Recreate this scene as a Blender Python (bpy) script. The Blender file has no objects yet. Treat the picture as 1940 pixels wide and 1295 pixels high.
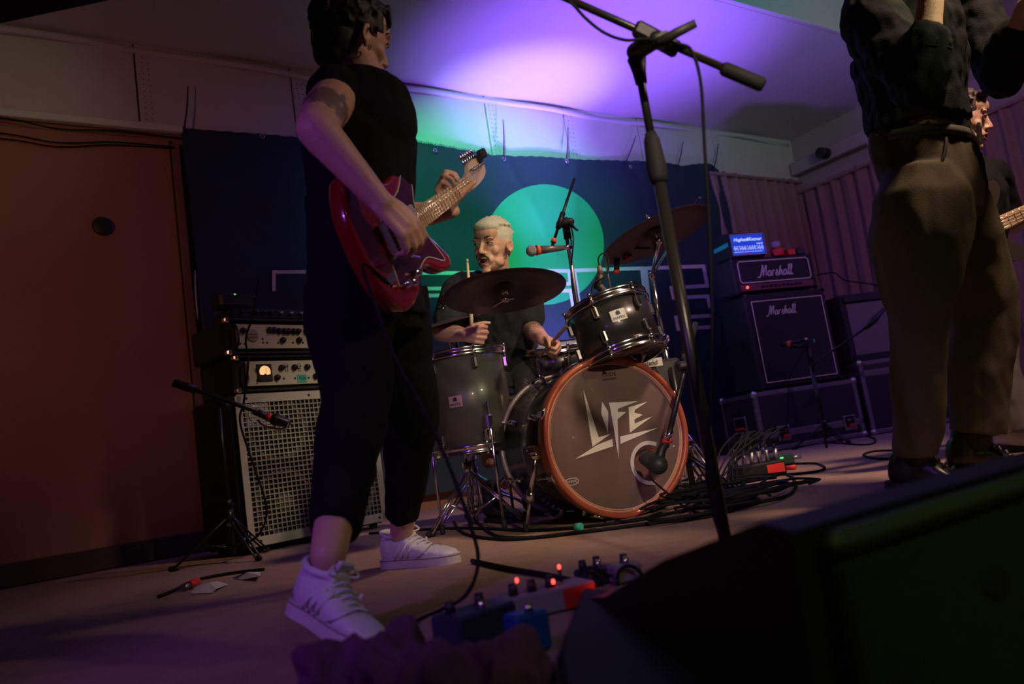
import bpy, bmesh, math, random
import numpy as np
from mathutils import Vector, Matrix, Quaternion, noise
random.seed(7)
sc = bpy.context.scene
COL = sc.collection
# ---------------------------------------------------------------- camera
F = 1500.0; CX, CY = 970.0, 647.5; CAMH = 0.28
_X = Vector((2243, 128, -1500)); _Z = Vector((-1600, 10517, -1500)).normalized()
_X = (_X - _X.dot(_Z) * _Z).normalized(); _Y = _Z.cross(_X)
R3 = Matrix((_X, _Y, _Z))                       # world = R3 @ camera
CAMP = Vector((0, 0, CAMH))
cam = bpy.data.cameras.new('camera'); camo = bpy.data.objects.new('camera', cam); COL.objects.link(camo)
cam.sensor_width = 36; cam.lens = F / 1940 * 36; cam.clip_start = 0.02
camo.matrix_world = Matrix.Translation(CAMP) @ R3.to_4x4()
cam.dof.use_dof = True; cam.dof.focus_distance = 3.0; cam.dof.aperture_fstop = 3.2
sc.camera = camo
def ray(px, py): return R3 @ Vector(((px - CX) / F, -(py - CY) / F, -1.0))
def P(px, py, d): return CAMP + ray(px, py) * d
def onY(px, py, y): r = ray(px, py); return CAMP + r * (y / r.y)
def onZ(px, py, z=0.0): r = ray(px, py); return CAMP + r * ((z - CAMH) / r.z)
def cv(x, y, z): return (R3 @ Vector((x, y, z))).normalized()      # camera-axes direction -> world
UP = Vector((0, 0, 1))
# ---------------------------------------------------------------- world, exposure
w = bpy.data.worlds.new('world'); sc.world = w; w.use_nodes = True
w.node_tree.nodes['Background'].inputs[0].default_value = (0.30, 0.16, 0.34, 1)
w.node_tree.nodes['Background'].inputs[1].default_value = 0.010
vs = sc.view_settings; vs.view_transform = 'Standard'; vs.look = 'None'; vs.exposure = 0.0; vs.gamma = 1.0; vs.use_curve_mapping = False
# ---------------------------------------------------------------- stage lights and added fills
def spot(name, loc, target, power, color, angle, blend=0.5, r=0.05):
    l = bpy.data.lights.new(name, 'SPOT'); l.energy = power; l.color = color; l.spot_size = math.radians(angle); l.spot_blend = blend; l.shadow_soft_size = r
    o = bpy.data.objects.new(name, l); COL.objects.link(o); o.location = loc
    o.rotation_euler = (Vector(target) - Vector(loc)).to_track_quat('-Z', 'Y').to_euler()
    return o
spot('purple_uplight', (3.60, 3.95, 0.25), (3.74, 4.80, 3.15), 900, (0.34, 0.26, 1.0), 34, 1.0, 0.05)
spot('purple_uplight_spill', (3.60, 3.60, 0.25), (3.95, 4.10, 3.15), 800, (0.25, 0.09, 1.0), 62, 1.0, 0.05)
spot('violet_wash', (4.1, 3.9, 0.3), (4.7, 3.7, 3.15), 110, (0.30, 0.11, 1.0), 100, 1.0, 0.08)
spot('blue_back_light', (3.45, 4.05, 0.2), tuple(onY(1050, 615, 4.92)), 420, (0.42, 0.20, 1.0), 38, 0.9, 0.04)
spot('green_par', (1.1, 1.6, 2.9), (3.40, 4.93, 2.15), 620, (0.0, 1.0, 0.20), 32, 0.7, 0.03)
spot('cyan_par', (1.5, 2.6, 2.9), (2.6, 4.93, 1.9), 60, (0.0, 0.42, 0.70), 42, 1.0, 0.03)
spot('warm_top_light', (2.9, 0.0, 3.4), (2.7, 2.7, 0.0), 560, (1.0, 0.66, 0.48), 62, 1.0, 0.20)
spot('warm_front_light', (0.4, -0.9, 1.7), (2.0, 2.7, 0.35), 175, (1.0, 0.76, 0.58), 32, 0.8, 0.04)
spot('warm_side_light', (2.3, -0.9, 2.0), (1.75, 3.9, 0.40), 190, (0.9, 0.86, 0.50), 19, 1.0, 0.05)
spot('magenta_left_light', (-1.2, 0.6, 1.2), (0.55, 1.55, 0.45), 52, (0.42, 0.12, 1.0), 48, 0.8, 0.05)
spot('red_left_light', (-1.6, 2.0, 1.6), (0.5, 5.0, 1.7), 42, (1.0, 0.40, 0.26), 60, 1.0, 0.06)
spot('mauve_right_wash', (4.3, 0.2, 2.6), (7.0, 4.6, 1.9), 95, (0.75, 0.36, 0.62), 70, 1.0, 0.1)
spot('violet_right_light', (6.9, 1.6, 2.6), (5.7, 3.7, 0.4), 55, (0.32, 0.14, 1.0), 70, 1.0, 0.06)
spot('green_hall_light', (3.0, 0.0, 2.2), (4.9, 3.2, 3.6), 110, (0.10, 0.9, 0.45), 50, 0.8, 0.06)
spot('warm_right_light', (3.0, -0.3, 2.4), (0.85, 1.7, 1.0), 75, (1.0, 0.66, 0.48), 34, 1.0, 0.15)
spot('drummer_fill', (1.1, 1.2, 2.9), (1.94, 2.91, 1.2), 22, (0.70, 1.0, 0.35), 18, 1.0, 0.04)  # added fill spot, puts yellow-green light on the drummer's face
spot('rail_fill', (0.6, 0.2, 2.4), (-0.1, 5.0, 2.62), 24, (0.95, 1.0, 0.72), 25, 1.0, 0.06)  # added fill spot that only brightens the pale rail and boards
spot('wedge_fill', (0.2, -1.6, 1.9), (1.2, 0.6, 0.1), 28, (0.75, 1.0, 0.40), 50, 1.0, 0.1)  # added fill from behind the camera, greenish glow on the wedge
# ---------------------------------------------------------------- materials
MATS = {}
def mat(name, col, rough=0.6, metal=0.0, ns=0, na=0.0, bs=0, ba=0.0, spec=None, emit=None, es=1.0, coat=0.0, sheen=0.0, stretch=None):
    if name in MATS: return MATS[name]
    m = bpy.data.materials.new(name); m.use_nodes = True; nt = m.node_tree; b = nt.nodes['Principled BSDF']
    b.inputs['Base Color'].default_value = (*col, 1); b.inputs['Roughness'].default_value = rough; b.inputs['Metallic'].default_value = metal
    if spec is not None: b.inputs['Specular IOR Level'].default_value = spec
    b.inputs['Coat Weight'].default_value = coat; b.inputs['Sheen Weight'].default_value = sheen
    if emit: b.inputs['Emission Color'].default_value = (*emit, 1); b.inputs['Emission Strength'].default_value = es
    tc = nt.nodes.new('ShaderNodeTexCoord'); vec = tc.outputs['Object']
    if stretch:
        mp = nt.nodes.new('ShaderNodeMapping'); mp.inputs['Scale'].default_value = stretch; nt.links.new(vec, mp.inputs[0]); vec = mp.outputs[0]
    if not ns: ns, na = 30, max(na, 0.06)
    n = nt.nodes.new('ShaderNodeTexNoise'); n.inputs['Scale'].default_value = ns; n.inputs['Detail'].default_value = 5
    nt.links.new(vec, n.inputs[0])
    mx = nt.nodes.new('ShaderNodeMix'); mx.data_type = 'RGBA'
    mx.inputs[6].default_value = (*[c * (1 - na) for c in col], 1); mx.inputs[7].default_value = (*[min(1, c * (1 + na)) for c in col], 1)
    nt.links.new(n.outputs[0], mx.inputs[0]); nt.links.new(mx.outputs[2], b.inputs['Base Color'])
    if bs:
        n2 = nt.nodes.new('ShaderNodeTexNoise'); n2.inputs['Scale'].default_value = bs; n2.inputs['Detail'].default_value = 3; nt.links.new(vec, n2.inputs[0])
        bp = nt.nodes.new('ShaderNodeBump'); bp.inputs['Strength'].default_value = ba; bp.inputs['Distance'].default_value = 0.01
        nt.links.new(n2.outputs[0], bp.inputs['Height']); nt.links.new(bp.outputs[0], b.inputs['Normal'])
    MATS[name] = m; return m
def skinmat(name, col, tats=()):
    m = mat(name, col, 0.5, 0, 25, 0.10, 180, 0.15); nt = m.node_tree; b = nt.nodes['Principled BSDF']
    b.inputs['Subsurface Weight'].default_value = 0.0
    src = b.inputs['Base Color'].links[0].from_socket
    for (c, r, sc_, ink) in tats:
        tc = nt.nodes.new('ShaderNodeTexCoord'); d = nt.nodes.new('ShaderNodeVectorMath'); d.operation = 'DISTANCE'; d.inputs[1].default_value = c
        nt.links.new(tc.outputs['Object'], d.inputs[0])
        n = nt.nodes.new('ShaderNodeTexNoise'); n.inputs['Scale'].default_value = sc_; n.inputs['Detail'].default_value = 2; n.inputs['Distortion'].default_value = 1.2; nt.links.new(tc.outputs['Object'], n.inputs[0])
        a = nt.nodes.new('ShaderNodeMath'); a.operation = 'MULTIPLY_ADD'; a.inputs[1].default_value = 1 / r; nt.links.new(d.outputs['Value'], a.inputs[0])
        mu = nt.nodes.new('ShaderNodeMath'); mu.operation = 'MULTIPLY'; mu.inputs[1].default_value = 1.6; nt.links.new(n.outputs[0], mu.inputs[0]); nt.links.new(mu.outputs[0], a.inputs[2])
        cr_ = nt.nodes.new('ShaderNodeValToRGB'); cr_.color_ramp.elements[0].position = 0.0; cr_.color_ramp.elements[0].color = (1, 1, 1, 1)
        s = nt.nodes.new('ShaderNodeMath'); s.operation = 'SUBTRACT'; s.inputs[1].default_value = 1.15; nt.links.new(a.outputs[0], s.inputs[0]); nt.links.new(s.outputs[0], cr_.inputs[0])
        cr_.color_ramp.elements[0].position = 0.25; cr_.color_ramp.elements[1].position = 0.5; cr_.color_ramp.elements[1].color = (0, 0, 0, 1)
        mx = nt.nodes.new('ShaderNodeMix'); mx.data_type = 'RGBA'; mx.inputs[7].default_value = (*ink, 1)
        fm = nt.nodes.new('ShaderNodeMath'); fm.operation = 'MULTIPLY'; fm.inputs[1].default_value = 0.75; nt.links.new(cr_.outputs[0], fm.inputs[0])
        nt.links.new(fm.outputs[0], mx.inputs[0]); nt.links.new(src, mx.inputs[6]); src = mx.outputs[2]
    nt.links.new(src, b.inputs['Base Color']); return m
black = mat('black_metal', (0.012, 0.012, 0.013), 0.35, 0.0, spec=0.5)
blackp = mat('black_plastic', (0.012, 0.012, 0.014), 0.5)
blackm = mat('matt_black', (0.008, 0.008, 0.009), 0.8)
tolex = mat('black_tolex', (0.014, 0.014, 0.016), 0.62, 0, 90, 0.2, 350, 0.5)
chrome = mat('chrome', (0.75, 0.75, 0.74), 0.16, 1.0)
alu = mat('brushed_aluminium', (0.42, 0.42, 0.44), 0.42, 0.9, 60, 0.15)
rubber = mat('rubber', (0.01, 0.01, 0.01), 0.75)
cablem = mat('cable_rubber', (0.007, 0.007, 0.008), 0.75, spec=0.25)
redt = mat('red_tape', (0.75, 0.035, 0.03), 0.6)
oranget = mat('orange_tape', (0.85, 0.16, 0.06), 0.6)
greent = mat('green_tape', (0.02, 0.55, 0.32), 0.6)
whitep = mat('white_print', (0.62, 0.60, 0.54), 0.6)
# ---------------------------------------------------------------- mesh builder
def cr(pts, n=6):
    pts = [Vector(p) for p in pts]
    if len(pts) < 3: return pts
    out = []
    for i in range(len(pts) - 1):
        p0 = pts[i - 1] if i > 0 else pts[0] * 2 - pts[1]; p1, p2 = pts[i], pts[i + 1]
        p3 = pts[i + 2] if i + 2 < len(pts) else p2 * 2 - p1
        for k in range(n):
            t = k / n
            out.append(0.5 * ((2 * p1) + (p2 - p0) * t + (2 * p0 - 5 * p1 + 4 * p2 - p3) * t * t + (3 * p1 - p0 - 3 * p2 + p3) * t ** 3))
    out.append(pts[-1]); return out
def lerp(a, b, t): return a + (b - a) * t
def frame(o, x, z):
    z = Vector(z).normalized(); x = Vector(x); x = (x - x.dot(z) * z).normalized(); y = z.cross(x)
    m = Matrix((x, y, z)).transposed().to_4x4(); m.translation = Vector(o); return m
def axf(o, z): 
    z = Vector(z).normalized(); return frame(o, Vector((1, 0, 0)) if abs(z.x) < 0.9 else Vector((0, 1, 0)), z)
class MB:
    def __init__(s, M=None): s.v = []; s.f = []; s.sm = []; s.M = M or Matrix()
    def add(s, vs, fs, sm=False):
        o = len(s.v); s.v += [s.M @ Vector(v) for v in vs]; s.f += [[i + o for i in f] for f in fs]
        s.sm += (sm if isinstance(sm, list) else [sm] * len(fs)); return s
    def box(s, c, d, bev=0.0, L=None, seg=1):
        c = Vector(c); L = L or Matrix()
        if bev <= 0:
            vs = [L @ (c + Vector((sx * d[0] / 2, sy * d[1] / 2, sz * d[2] / 2))) for sx in (-1, 1) for sy in (-1, 1) for sz in (-1, 1)]
            return s.add(vs, [(0, 1, 3, 2), (4, 6, 7, 5), (0, 4, 5, 1), (2, 3, 7, 6), (0, 2, 6, 4), (1, 5, 7, 3)])
        bm = bmesh.new(); bmesh.ops.create_cube(bm, size=1)
        for v in bm.verts: v.co = Vector((v.co.x * d[0], v.co.y * d[1], v.co.z * d[2])) + c
        bmesh.ops.bevel(bm, geom=bm.edges[:], offset=min(bev, min(d) * 0.48), segments=seg, affect='EDGES', profile=0.5)
        bm.verts.index_update(); vs = [L @ v.co.copy() for v in bm.verts]; fs = [[v.index for v in f.verts] for f in bm.faces]; bm.free()
        return s.add(vs, fs, False)
    def tube(s, pts, r, seg=12, caps=True, closed=False):
        pts = [Vector(p) for p in pts]; n = len(pts)
        rs = r if isinstance(r, (list, tuple)) else [r] * n
        if len(rs) != n: rs = [float(np.interp(i / (n - 1), np.linspace(0, 1, len(rs)), rs)) for i in range(n)]
        vs = []; fs = []; prev = None
        for i, p in enumerate(pts):
            if closed: t = pts[(i + 1) % n] - pts[i - 1]
            else: t = pts[min(i + 1, n - 1)] - pts[max(i - 1, 0)]
            if t.length < 1e-9: t = UP.copy()
            t.normalize()
            if prev is None:
                a = Vector((0, 0, 1)) if abs(t.z) < 0.9 else Vector((1, 0, 0)); u = (a - a.dot(t) * t).normalized()
            else:
                u = prev - prev.dot(t) * t; u.normalize()
            prev = u; w_ = t.cross(u)
            for k in range(seg):
                a = 2 * math.pi * k / seg; vs.append(p + (u * math.cos(a) + w_ * math.sin(a)) * rs[i])
        for i in range(n if closed else n - 1):
            j = (i + 1) % n
            for k in range(seg): fs.append((i * seg + k, i * seg + (k + 1) % seg, j * seg + (k + 1) % seg, j * seg + k))
        sm = [True] * len(fs)
        if caps and not closed: fs += [tuple(reversed(range(seg))), tuple(range((n - 1) * seg, n * seg))]; sm += [False, False]
        return s.add(vs, fs, sm)
    def cyl(s, a, b, r, r2=None, seg=16): return s.tube([a, b], [r, r if r2 is None else r2], seg)
    def lathe(s, prof, L, seg=24, smooth=True):
        vs = []; fs = []; n = len(prof)
        for (r, z) in prof:
            for k in range(seg): a = 2 * math.pi * k / seg; vs.append(L @ Vector((r * math.cos(a), r * math.sin(a), z)))
        for i in range(n - 1):
            for k in range(seg): fs.append((i * seg + k, i * seg + (k + 1) % seg, (i + 1) * seg + (k + 1) % seg, (i + 1) * seg + k))
        sm = [smooth] * len(fs)
        if prof[0][0] > 1e-6 and prof[0] != prof[-1]: fs.append(tuple(reversed(range(seg)))); sm.append(False)
        if prof[-1][0] > 1e-6 and prof[0] != prof[-1]: fs.append(tuple(range((n - 1) * seg, n * seg))); sm.append(False)
        return s.add(vs, fs, sm)
    def ell(s, c, r, L=None, seg=16, rings=10):
        L = L or Matrix(); c = Vector(c); vs = [L @ (c + Vector((0, 0, -r[2])))]; fs = []
        for i in range(1, rings):
            t = math.pi * i / rings
            for k in range(seg): a = 2 * math.pi * k / seg; vs.append(L @ (c + Vector((r[0] * math.sin(t) * math.cos(a), r[1] * math.sin(t) * math.sin(a), -r[2] * math.cos(t)))))
        vs.append(L @ (c + Vector((0, 0, r[2])))); e = len(vs) - 1
        for k in range(seg):
            k2 = (k + 1) % seg; fs.append((0, 1 + k2, 1 + k)); fs.append((e, 1 + (rings - 2) * seg + k, 1 + (rings - 2) * seg + k2))
        for i in range(rings - 2):
            for k in range(seg): k2 = (k + 1) % seg; a = 1 + i * seg; fs.append((a + k, a + k2, a + seg + k2, a + seg + k))
        return s.add(vs, fs, True)
    def cap(s, a, b, r1, r2=None, seg=10):
        a, b = Vector(a), Vector(b); r2 = r1 if r2 is None else r2; t = b - a; L_ = t.length
        if L_ < 1e-6: return s.ell(a, (r1,) * 3)
        t.normalize(); pts = []; rs = []
        for q in (0.02, 0.3, 0.6, 0.85): x = 1 - q; pts.append(a - t * r1 * math.sqrt(max(0, 1 - (1 - x) ** 2)) if 0 else a - t * r1 * math.cos(math.pi / 2 * q)); rs.append(r1 * math.sin(math.pi / 2 * q))
        pts += [a, b]; rs += [r1, r2]
        for q in (0.85, 0.6, 0.3, 0.02): pts.append(b + t * r2 * math.cos(math.pi / 2 * q)); rs.append(r2 * math.sin(math.pi / 2 * q))
        return s.tube(pts, rs, seg)
    def loft(s, rings, seg=24, p=2.0):              # rings: (centre, half-vector u, half-vector v)
        vs = []; fs = []
        for (c, u, v) in rings:
            for k in range(seg):
                a = 2 * math.pi * k / seg; ca, sa = math.cos(a), math.sin(a)
                vs.append(Vector(c) + Vector(u) * (math.copysign(abs(ca) ** (2 / p), ca)) + Vector(v) * (math.copysign(abs(sa) ** (2 / p), sa)))
        n = len(rings)
        for i in range(n - 1):
            for k in range(seg): fs.append((i * seg + k, i * seg + (k + 1) % seg, (i + 1) * seg + (k + 1) % seg, (i + 1) * seg + k))
        sm = [True] * len(fs); fs += [tuple(reversed(range(seg))), tuple(range((n - 1) * seg, n * seg))]; sm += [False, False]
        return s.add(vs, fs, sm)
    def prism(s, poly, L, z0, z1):
        n = len(poly); vs = [L @ Vector((x, y, z0)) for x, y in poly] + [L @ Vector((x, y, z1)) for x, y in poly]
        fs = [tuple(reversed(range(n))), tuple(range(n, 2 * n))] + [(i, (i + 1) % n, n + (i + 1) % n, n + i) for i in range(n)]
        return s.add(vs, fs)
    def strip(s, pts, wd, L, z0, z1, closed=False):  # ribbon of width wd along 2-D pts, thickness z0..z1
        n = len(pts); pts = [Vector(p) for p in pts]; l = []; r = []
        for i, p in enumerate(pts):
            a = pts[i - 1] if (i > 0 or closed) else p; b = pts[(i + 1) % n] if (i < n - 1 or closed) else p
            t = (b - a); t = t.normalized() if t.length > 0 else Vector((1, 0)); nn = Vector((-t.y, t.x)) * wd / 2; l.append(p + nn); r.append(p - nn)
        m = n if closed else n - 1
        for i in range(m):
            j = (i + 1) % n; q = [l[i], l[j], r[j], r[i]]; s.prism([(a.x, a.y) for a in reversed(q)], L, z0, z1)
        return s
    def mesh(s, name, inv=None):
        me = bpy.data.meshes.new(name); vs = s.v if inv is None else [inv @ v for v in s.v]
        me.from_pydata([tuple(v) for v in vs], [], s.f); me.polygons.foreach_set('use_smooth', s.sm); me.update(); return me
WM = {}
def tag(o, label=None, cat=None, group=None, kind=None):
    if label: o['label'] = label
    if cat: o['category'] = cat
    if group: o['group'] = group
    if kind: o['kind'] = kind
    return o
def T(name, label, cat, loc=(0, 0, 0), rz=0.0, group=None):
    o = bpy.data.objects.new(name, None); COL.objects.link(o); o.empty_display_size = 0.1
    o.location = loc; o.rotation_euler = (0, 0, rz); WM[o] = Matrix.Translation(Vector(loc)) @ Matrix.Rotation(rz, 4, 'Z')
    return tag(o, label, cat, group)
def part(name, mb, m, parent=None, label=None, kind=None, me=None):
    inv = WM[parent].inverted() if parent is not None else None
    me = me or mb.mesh(name, inv); me.materials.clear(); me.materials.append(m)
    o = bpy.data.objects.new(name, me); COL.objects.link(o)
    if parent is not None: o.parent = parent; WM[o] = WM[parent]
    else: WM[o] = Matrix()
    if label: o['label'] = label
    if kind: o['kind'] = kind
    return o
def solo(name, mb, m, label, cat, group=None, kind=None): return tag(part(name, mb, m), label, cat, group, kind)
def struct(name, mb, m): return part(name, mb, m, kind='structure')
def blob(name, mb, m, parent, voxel=0.006, smooth=4, wr=None, label=None):
    me = mb.mesh(name, WM[parent].inverted()); tmp = bpy.data.objects.new('tmp', me); COL.objects.link(tmp)
    md = tmp.modifiers.new('r', 'REMESH'); md.mode = 'VOXEL'; md.voxel_size = voxel; md.use_smooth_shade = True
    if smooth: ms = tmp.modifiers.new('s', 'SMOOTH'); ms.factor = 0.5; ms.iterations = smooth
    dg = bpy.context.evaluated_depsgraph_get(); dg.update()
    nm = bpy.data.meshes.new_from_object(tmp.evaluated_get(dg), depsgraph=dg); bpy.data.objects.remove(tmp); nm.name = name
    if wr:
        amp, scl = wr; scl = Vector(scl)
        cos = [v.co + v.normal * amp * noise.fractal(Vector((v.co.x * scl.x, v.co.y * scl.y, v.co.z * scl.z)), 0.8, 2.0, 3) for v in nm.vertices]
        nm.vertices.foreach_set('co', [c for v in cos for c in v])
    nm.polygons.foreach_set('use_smooth', [True] * len(nm.polygons)); nm.update()
    return part(name, None, m, parent, label=label, me=nm)
def text(name, s_, size, L, m, parent, depth=0.0005, shear=0.0, align='CENTER'):
    cu = bpy.data.curves.new('t', 'FONT'); cu.body = s_; cu.size = size; cu.extrude = depth; cu.align_x = align; cu.shear = shear; cu.resolution_u = 3
    tmp = bpy.data.objects.new('t', cu); COL.objects.link(tmp); dg = bpy.context.evaluated_depsgraph_get(); dg.update()
    me = bpy.data.meshes.new_from_object(tmp.evaluated_get(dg), depsgraph=dg); bpy.data.objects.remove(tmp)
    me.transform(WM[parent].inverted() @ L); return part(name, None, m, parent, me=me)
# ================================================================ THE SETTING
YW, XR, ZC = 5.0, 7.35, 3.15
carpet = mat('brown_carpet', (0.36, 0.24, 0.19), 0.95, 0, 14, 0.22, 260, 0.6, spec=0.1)
wallp = mat('brown_painted_panel', (0.30, 0.15, 0.10), 0.7, 0, 5, 0.10, 60, 0.1)
boardm = mat('cream_board', (0.62, 0.60, 0.55), 0.65, 0, 6, 0.06, 40, 0.1)
ceilm = mat('ceiling_paint', (0.62, 0.58, 0.60), 0.85, 0, 3, 0.05, 90, 0.15)
sidem = mat('side_wall_paint', (0.42, 0.34, 0.36), 0.8, 0, 4, 0.08)
struct('floor', MB().box((2.5, 1.6, -0.05), (11, 7.6, 0.1)), carpet)
wb = struct('wall_back', MB().box((2.5, YW + 0.1, ZC / 2), (11, 0.2, ZC)), wallp)
struct('wall_right', MB().box((XR + 0.1, 1.6, 1.9), (0.2, 7.0, 3.8)), sidem)
struct('wall_left', MB().box((-2.6, 1.6, 1.9), (0.2, 7.0, 3.8)), sidem)
YF = 3.27
struct('ceiling', MB().box((2.5, (YW + YF) / 2 + 0.1, ZC + 0.05), (11, YW - YF + 0.2, 0.1)), ceilm)
struct('trim_1', MB().box((2.5, YF - 0.02, ZC + 0.3), (11, 0.04, 0.6), 0.005), ceilm)
struct('ceiling_hall', MB().box((2.5, 0.6, 3.8), (11, 5.4, 0.1)), ceilm)
# board band above the hangings, board by board, with perforated seam beads
seams = [-2.5, -0.35, 0.87, 1.86, 2.687, 3.445, 4.244, 5.1, 6.1, 7.35]
pin = mat('dark_pin', (0.03, 0.03, 0.03), 0.7)
for i in range(len(seams) - 1):
    a, b = seams[i], seams[i + 1]
    part('board', MB().box(((a + b) / 2, YW - 0.02, 2.885), (b - a - 0.012, 0.036, 0.53), 0.003), boardm, wb)
bead = MB(); holes = MB()
for a in seams[1:-1]:
    for k in range(13):
        for dx in (0.04, 0.075):
            holes.cyl((a + dx + random.uniform(-.003, .003), YW - 0.0375, 2.65 + k * 0.038), (a + dx, YW - 0.0395, 2.65 + k * 0.038), 0.004, seg=6)
part('pin_hole', holes, pin, wb, kind='stuff')
struct('trim_2', MB().box((-0.7, YW - 0.05, 2.595), (3.62, 0.05, 0.045), 0.006), mat('pale_rail', (0.72, 0.80, 0.66), 0.55))
struct('trim_3', MB().tube([(x, YW - 0.045 - 0.02 * math.sin(x * 5), ZC - 0.05 + 0.012 * math.sin(x * 2.3)) for x in np.linspace(-2.5, 7.3, 50)], 0.022, 8), ceilm)
dm = mat('door_paint', (0.36, 0.17, 0.11), 0.6, 0, 4, 0.10)
dr = struct('door_1', MB().box((0.42, YW - 0.02, 1.28), (1.22, 0.03, 2.5), 0.006), dm)
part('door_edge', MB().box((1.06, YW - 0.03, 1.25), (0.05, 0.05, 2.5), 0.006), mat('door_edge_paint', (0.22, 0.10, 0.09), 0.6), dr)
part('door_handle', MB().tube(cr([onY(369, 512, YW - 0.08), onY(371, 560, YW - 0.08), onY(375, 606, YW - 0.08)], 3), 0.006, 8), alu, dr)
kp = onY(195, 428, YW - 0.045)
part('round_plate', MB().lathe([(0.0, 0.012), (0.045, 0.012), (0.055, 0.006), (0.058, 0), (0, 0)], frame(kp, (1, 0, 0), (0, -1, 0)), 24), mat('dark_green_plastic', (0.02, 0.03, 0.028), 0.5), dr)
struct('baseboard_back', MB().box((-0.7, YW - 0.07, 0.06), (3.8, 0.1, 0.12), 0.008), mat('dark_skirting', (0.05, 0.025, 0.03), 0.6))
wi = MB()
for (a, b, dz) in (((0, 222), (345, 262), 0.0), ((0, 252), (330, 278), 0.0), ((0, 262), (330, 281), 0.0)):
    p, q = onY(*a, YW - 0.06), onY(*b, YW - 0.06); wi.tube(cr([p + (p - q) * 0.6, p, lerp(p, q, 0.3) - UP * 0.03, lerp(p, q, 0.62) + UP * 0.0, q], 5), 0.0045, 6)
solo('wall_wire', wi, cablem, 'thin dark wires slung along the brown wall under the pale rail at left', 'wire')
# curtains
def fold(u, amp, k, ph=0): return amp * (math.sin(u * k + ph) + 0.5 * math.sin(u * k * 1.73 + 1.3 + ph))
def curtain(name, label, x0, y0, x1, y1, z0, z1, m, nrm, amp=0.028, k=42):
    root = T(name, label, 'curtain', (x0, y0, z0)); mb = MB(); n = 200; rows = 14; vs = []; fs = []; L_ = math.hypot(x1 - x0, y1 - y0)
    for j in range(rows + 1):
        z = z0 + (z1 - z0) * j / rows
        for i in range(n + 1):
            u = i / n; a = amp * (1.0 - 0.3 * j / rows); f = fold(u * L_ + 0.02 * math.sin(z * 2), a, k) + a * 1.6
            dz = 0.025 * math.sin(u * 9) if j == rows else 0
            vs.append((x0 + (x1 - x0) * u + nrm[0] * f, y0 + (y1 - y0) * u + nrm[1] * f, z + dz))
    for j in range(rows):
        for i in range(n): a = j * (n + 1) + i; fs.append((a, a + 1, a + n + 2, a + n + 1))
    mb.add(vs, fs, True); part('curtain_cloth', mb, m, root)
    hd = MB(); hd.box(((x0 + x1) / 2 + nrm[0] * 0.05, (y0 + y1) / 2 + nrm[1] * 0.05, z1 - 0.01), (abs(x1 - x0) + 0.03, abs(y1 - y0) + 0.03, 0.03), 0.005); part('curtain_track', hd, m, root)
curm = mat('mauve_curtain', (0.30, 0.17, 0.17), 0.85, 0, 12, 0.12, sheen=0.2)
curtain('curtain', 'mauve pleated curtain on the back wall right of the dark banner', 5.9, YW - 0.05, 7.28, YW - 0.05, 0.06, 2.66, curm, (0, -1))
curtain('curtain', 'dark mauve pleated curtain along the right side wall behind the amplifiers', 7.3, 4.9, 7.3, 1.9, 0.06, 2.55, curm, (-1, 0))
pp = T('wall_pipe', 'boxed pipe with a round black end high on the right side wall', 'pipe', (7.2, 4.9, 2.75))
part('pipe_box', MB().box((7.27, 3.4, 2.80), (0.12, 3.1, 0.14), 0.01), sidem, pp)
part('pipe_end', MB().cyl((7.10, 4.5, 2.80), (7.21, 4.5, 2.80), 0.055, seg=20), blackp, pp)
# the banner
YB = 4.92
banm = mat('navy_banner_cloth', (0.013, 0.034, 0.050), 0.75, 0, 10, 0.15, 200, 0.2)
def bfold(x, z):
    f = 0.012 * math.sin(x * 2.2 + z * 0.7) + 0.010 * math.sin(x * 5.1 - z * 2.3)
    for (tx, dx) in ((3.53, -0.5), (3.53, 0.45), (4.25, -0.25), (5.0, 0.15)):
        d = abs((x - tx) - dx * (2.62 - z)) ; f += 0.014 * math.exp(-(d / 0.05) ** 2) * math.exp(-(2.62 - z) / 0.7)
    f += 0.012 * math.sin(z * 9 + 0.9 * math.sin(x * 2.0)) * math.exp(-((z - 2.15) / 0.5) ** 2)
    return f
ban = T('banner', 'large dark navy cloth banner hung with cable ties across the back wall', 'banner', (1.1, YB, 0.1))
tiesx = [1.12, 3.53, 4.25, 5.0, 5.55, 6.0]
def btop(x):
    base = np.interp(x, [1.1, 1.7, 2.2, 2.7, 3.53, 4.25, 5.0, 5.55, 5.95, 6.05], [2.60, 2.615, 2.62, 2.66, 2.625, 2.66, 2.70, 2.70, 2.76, 2.70])
    sag = 0
    for a, b in zip(tiesx[:-1], tiesx[1:]):
        if a <= x <= b and a > 3: sag = -0.018 * math.sin(math.pi * (x - a) / (b - a))
    return float(base) - sag * 0.6 + 0.003 * math.sin(x * 60)
nx, nz = 220, 60; vs = []; fs = []
for j in range(nz + 1):
    for i in range(nx + 1):
        u = i / nx; t = j / nz; xl = 1.10 + 0.03 * (1 - t); xr = 6.05 + 0.02 * (1 - t); x = xl + (xr - xl) * u; z = 0.10 + (btop(x) - 0.10) * t
        vs.append((x, YB - bfold(x, z), z))
for j in range(nz):
    for i in range(nx): a = j * (nx + 1) + i; fs.append((a, a + 1, a + nx + 2, a + nx + 1))
part('banner_cloth', MB().add(vs, fs, True), banm, ban)
fr = MB()
for k in range(90):
    x = 2.3 + 1.1 * k / 90; z = btop(x); fr.cyl((x, YB - bfold(x, z), z - 0.004), (x + random.uniform(-.006, .006), YB - bfold(x, z), z + 0.014), 0.0025, seg=5)
part('frayed_hem', fr, banm, ban, kind='stuff')
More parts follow.
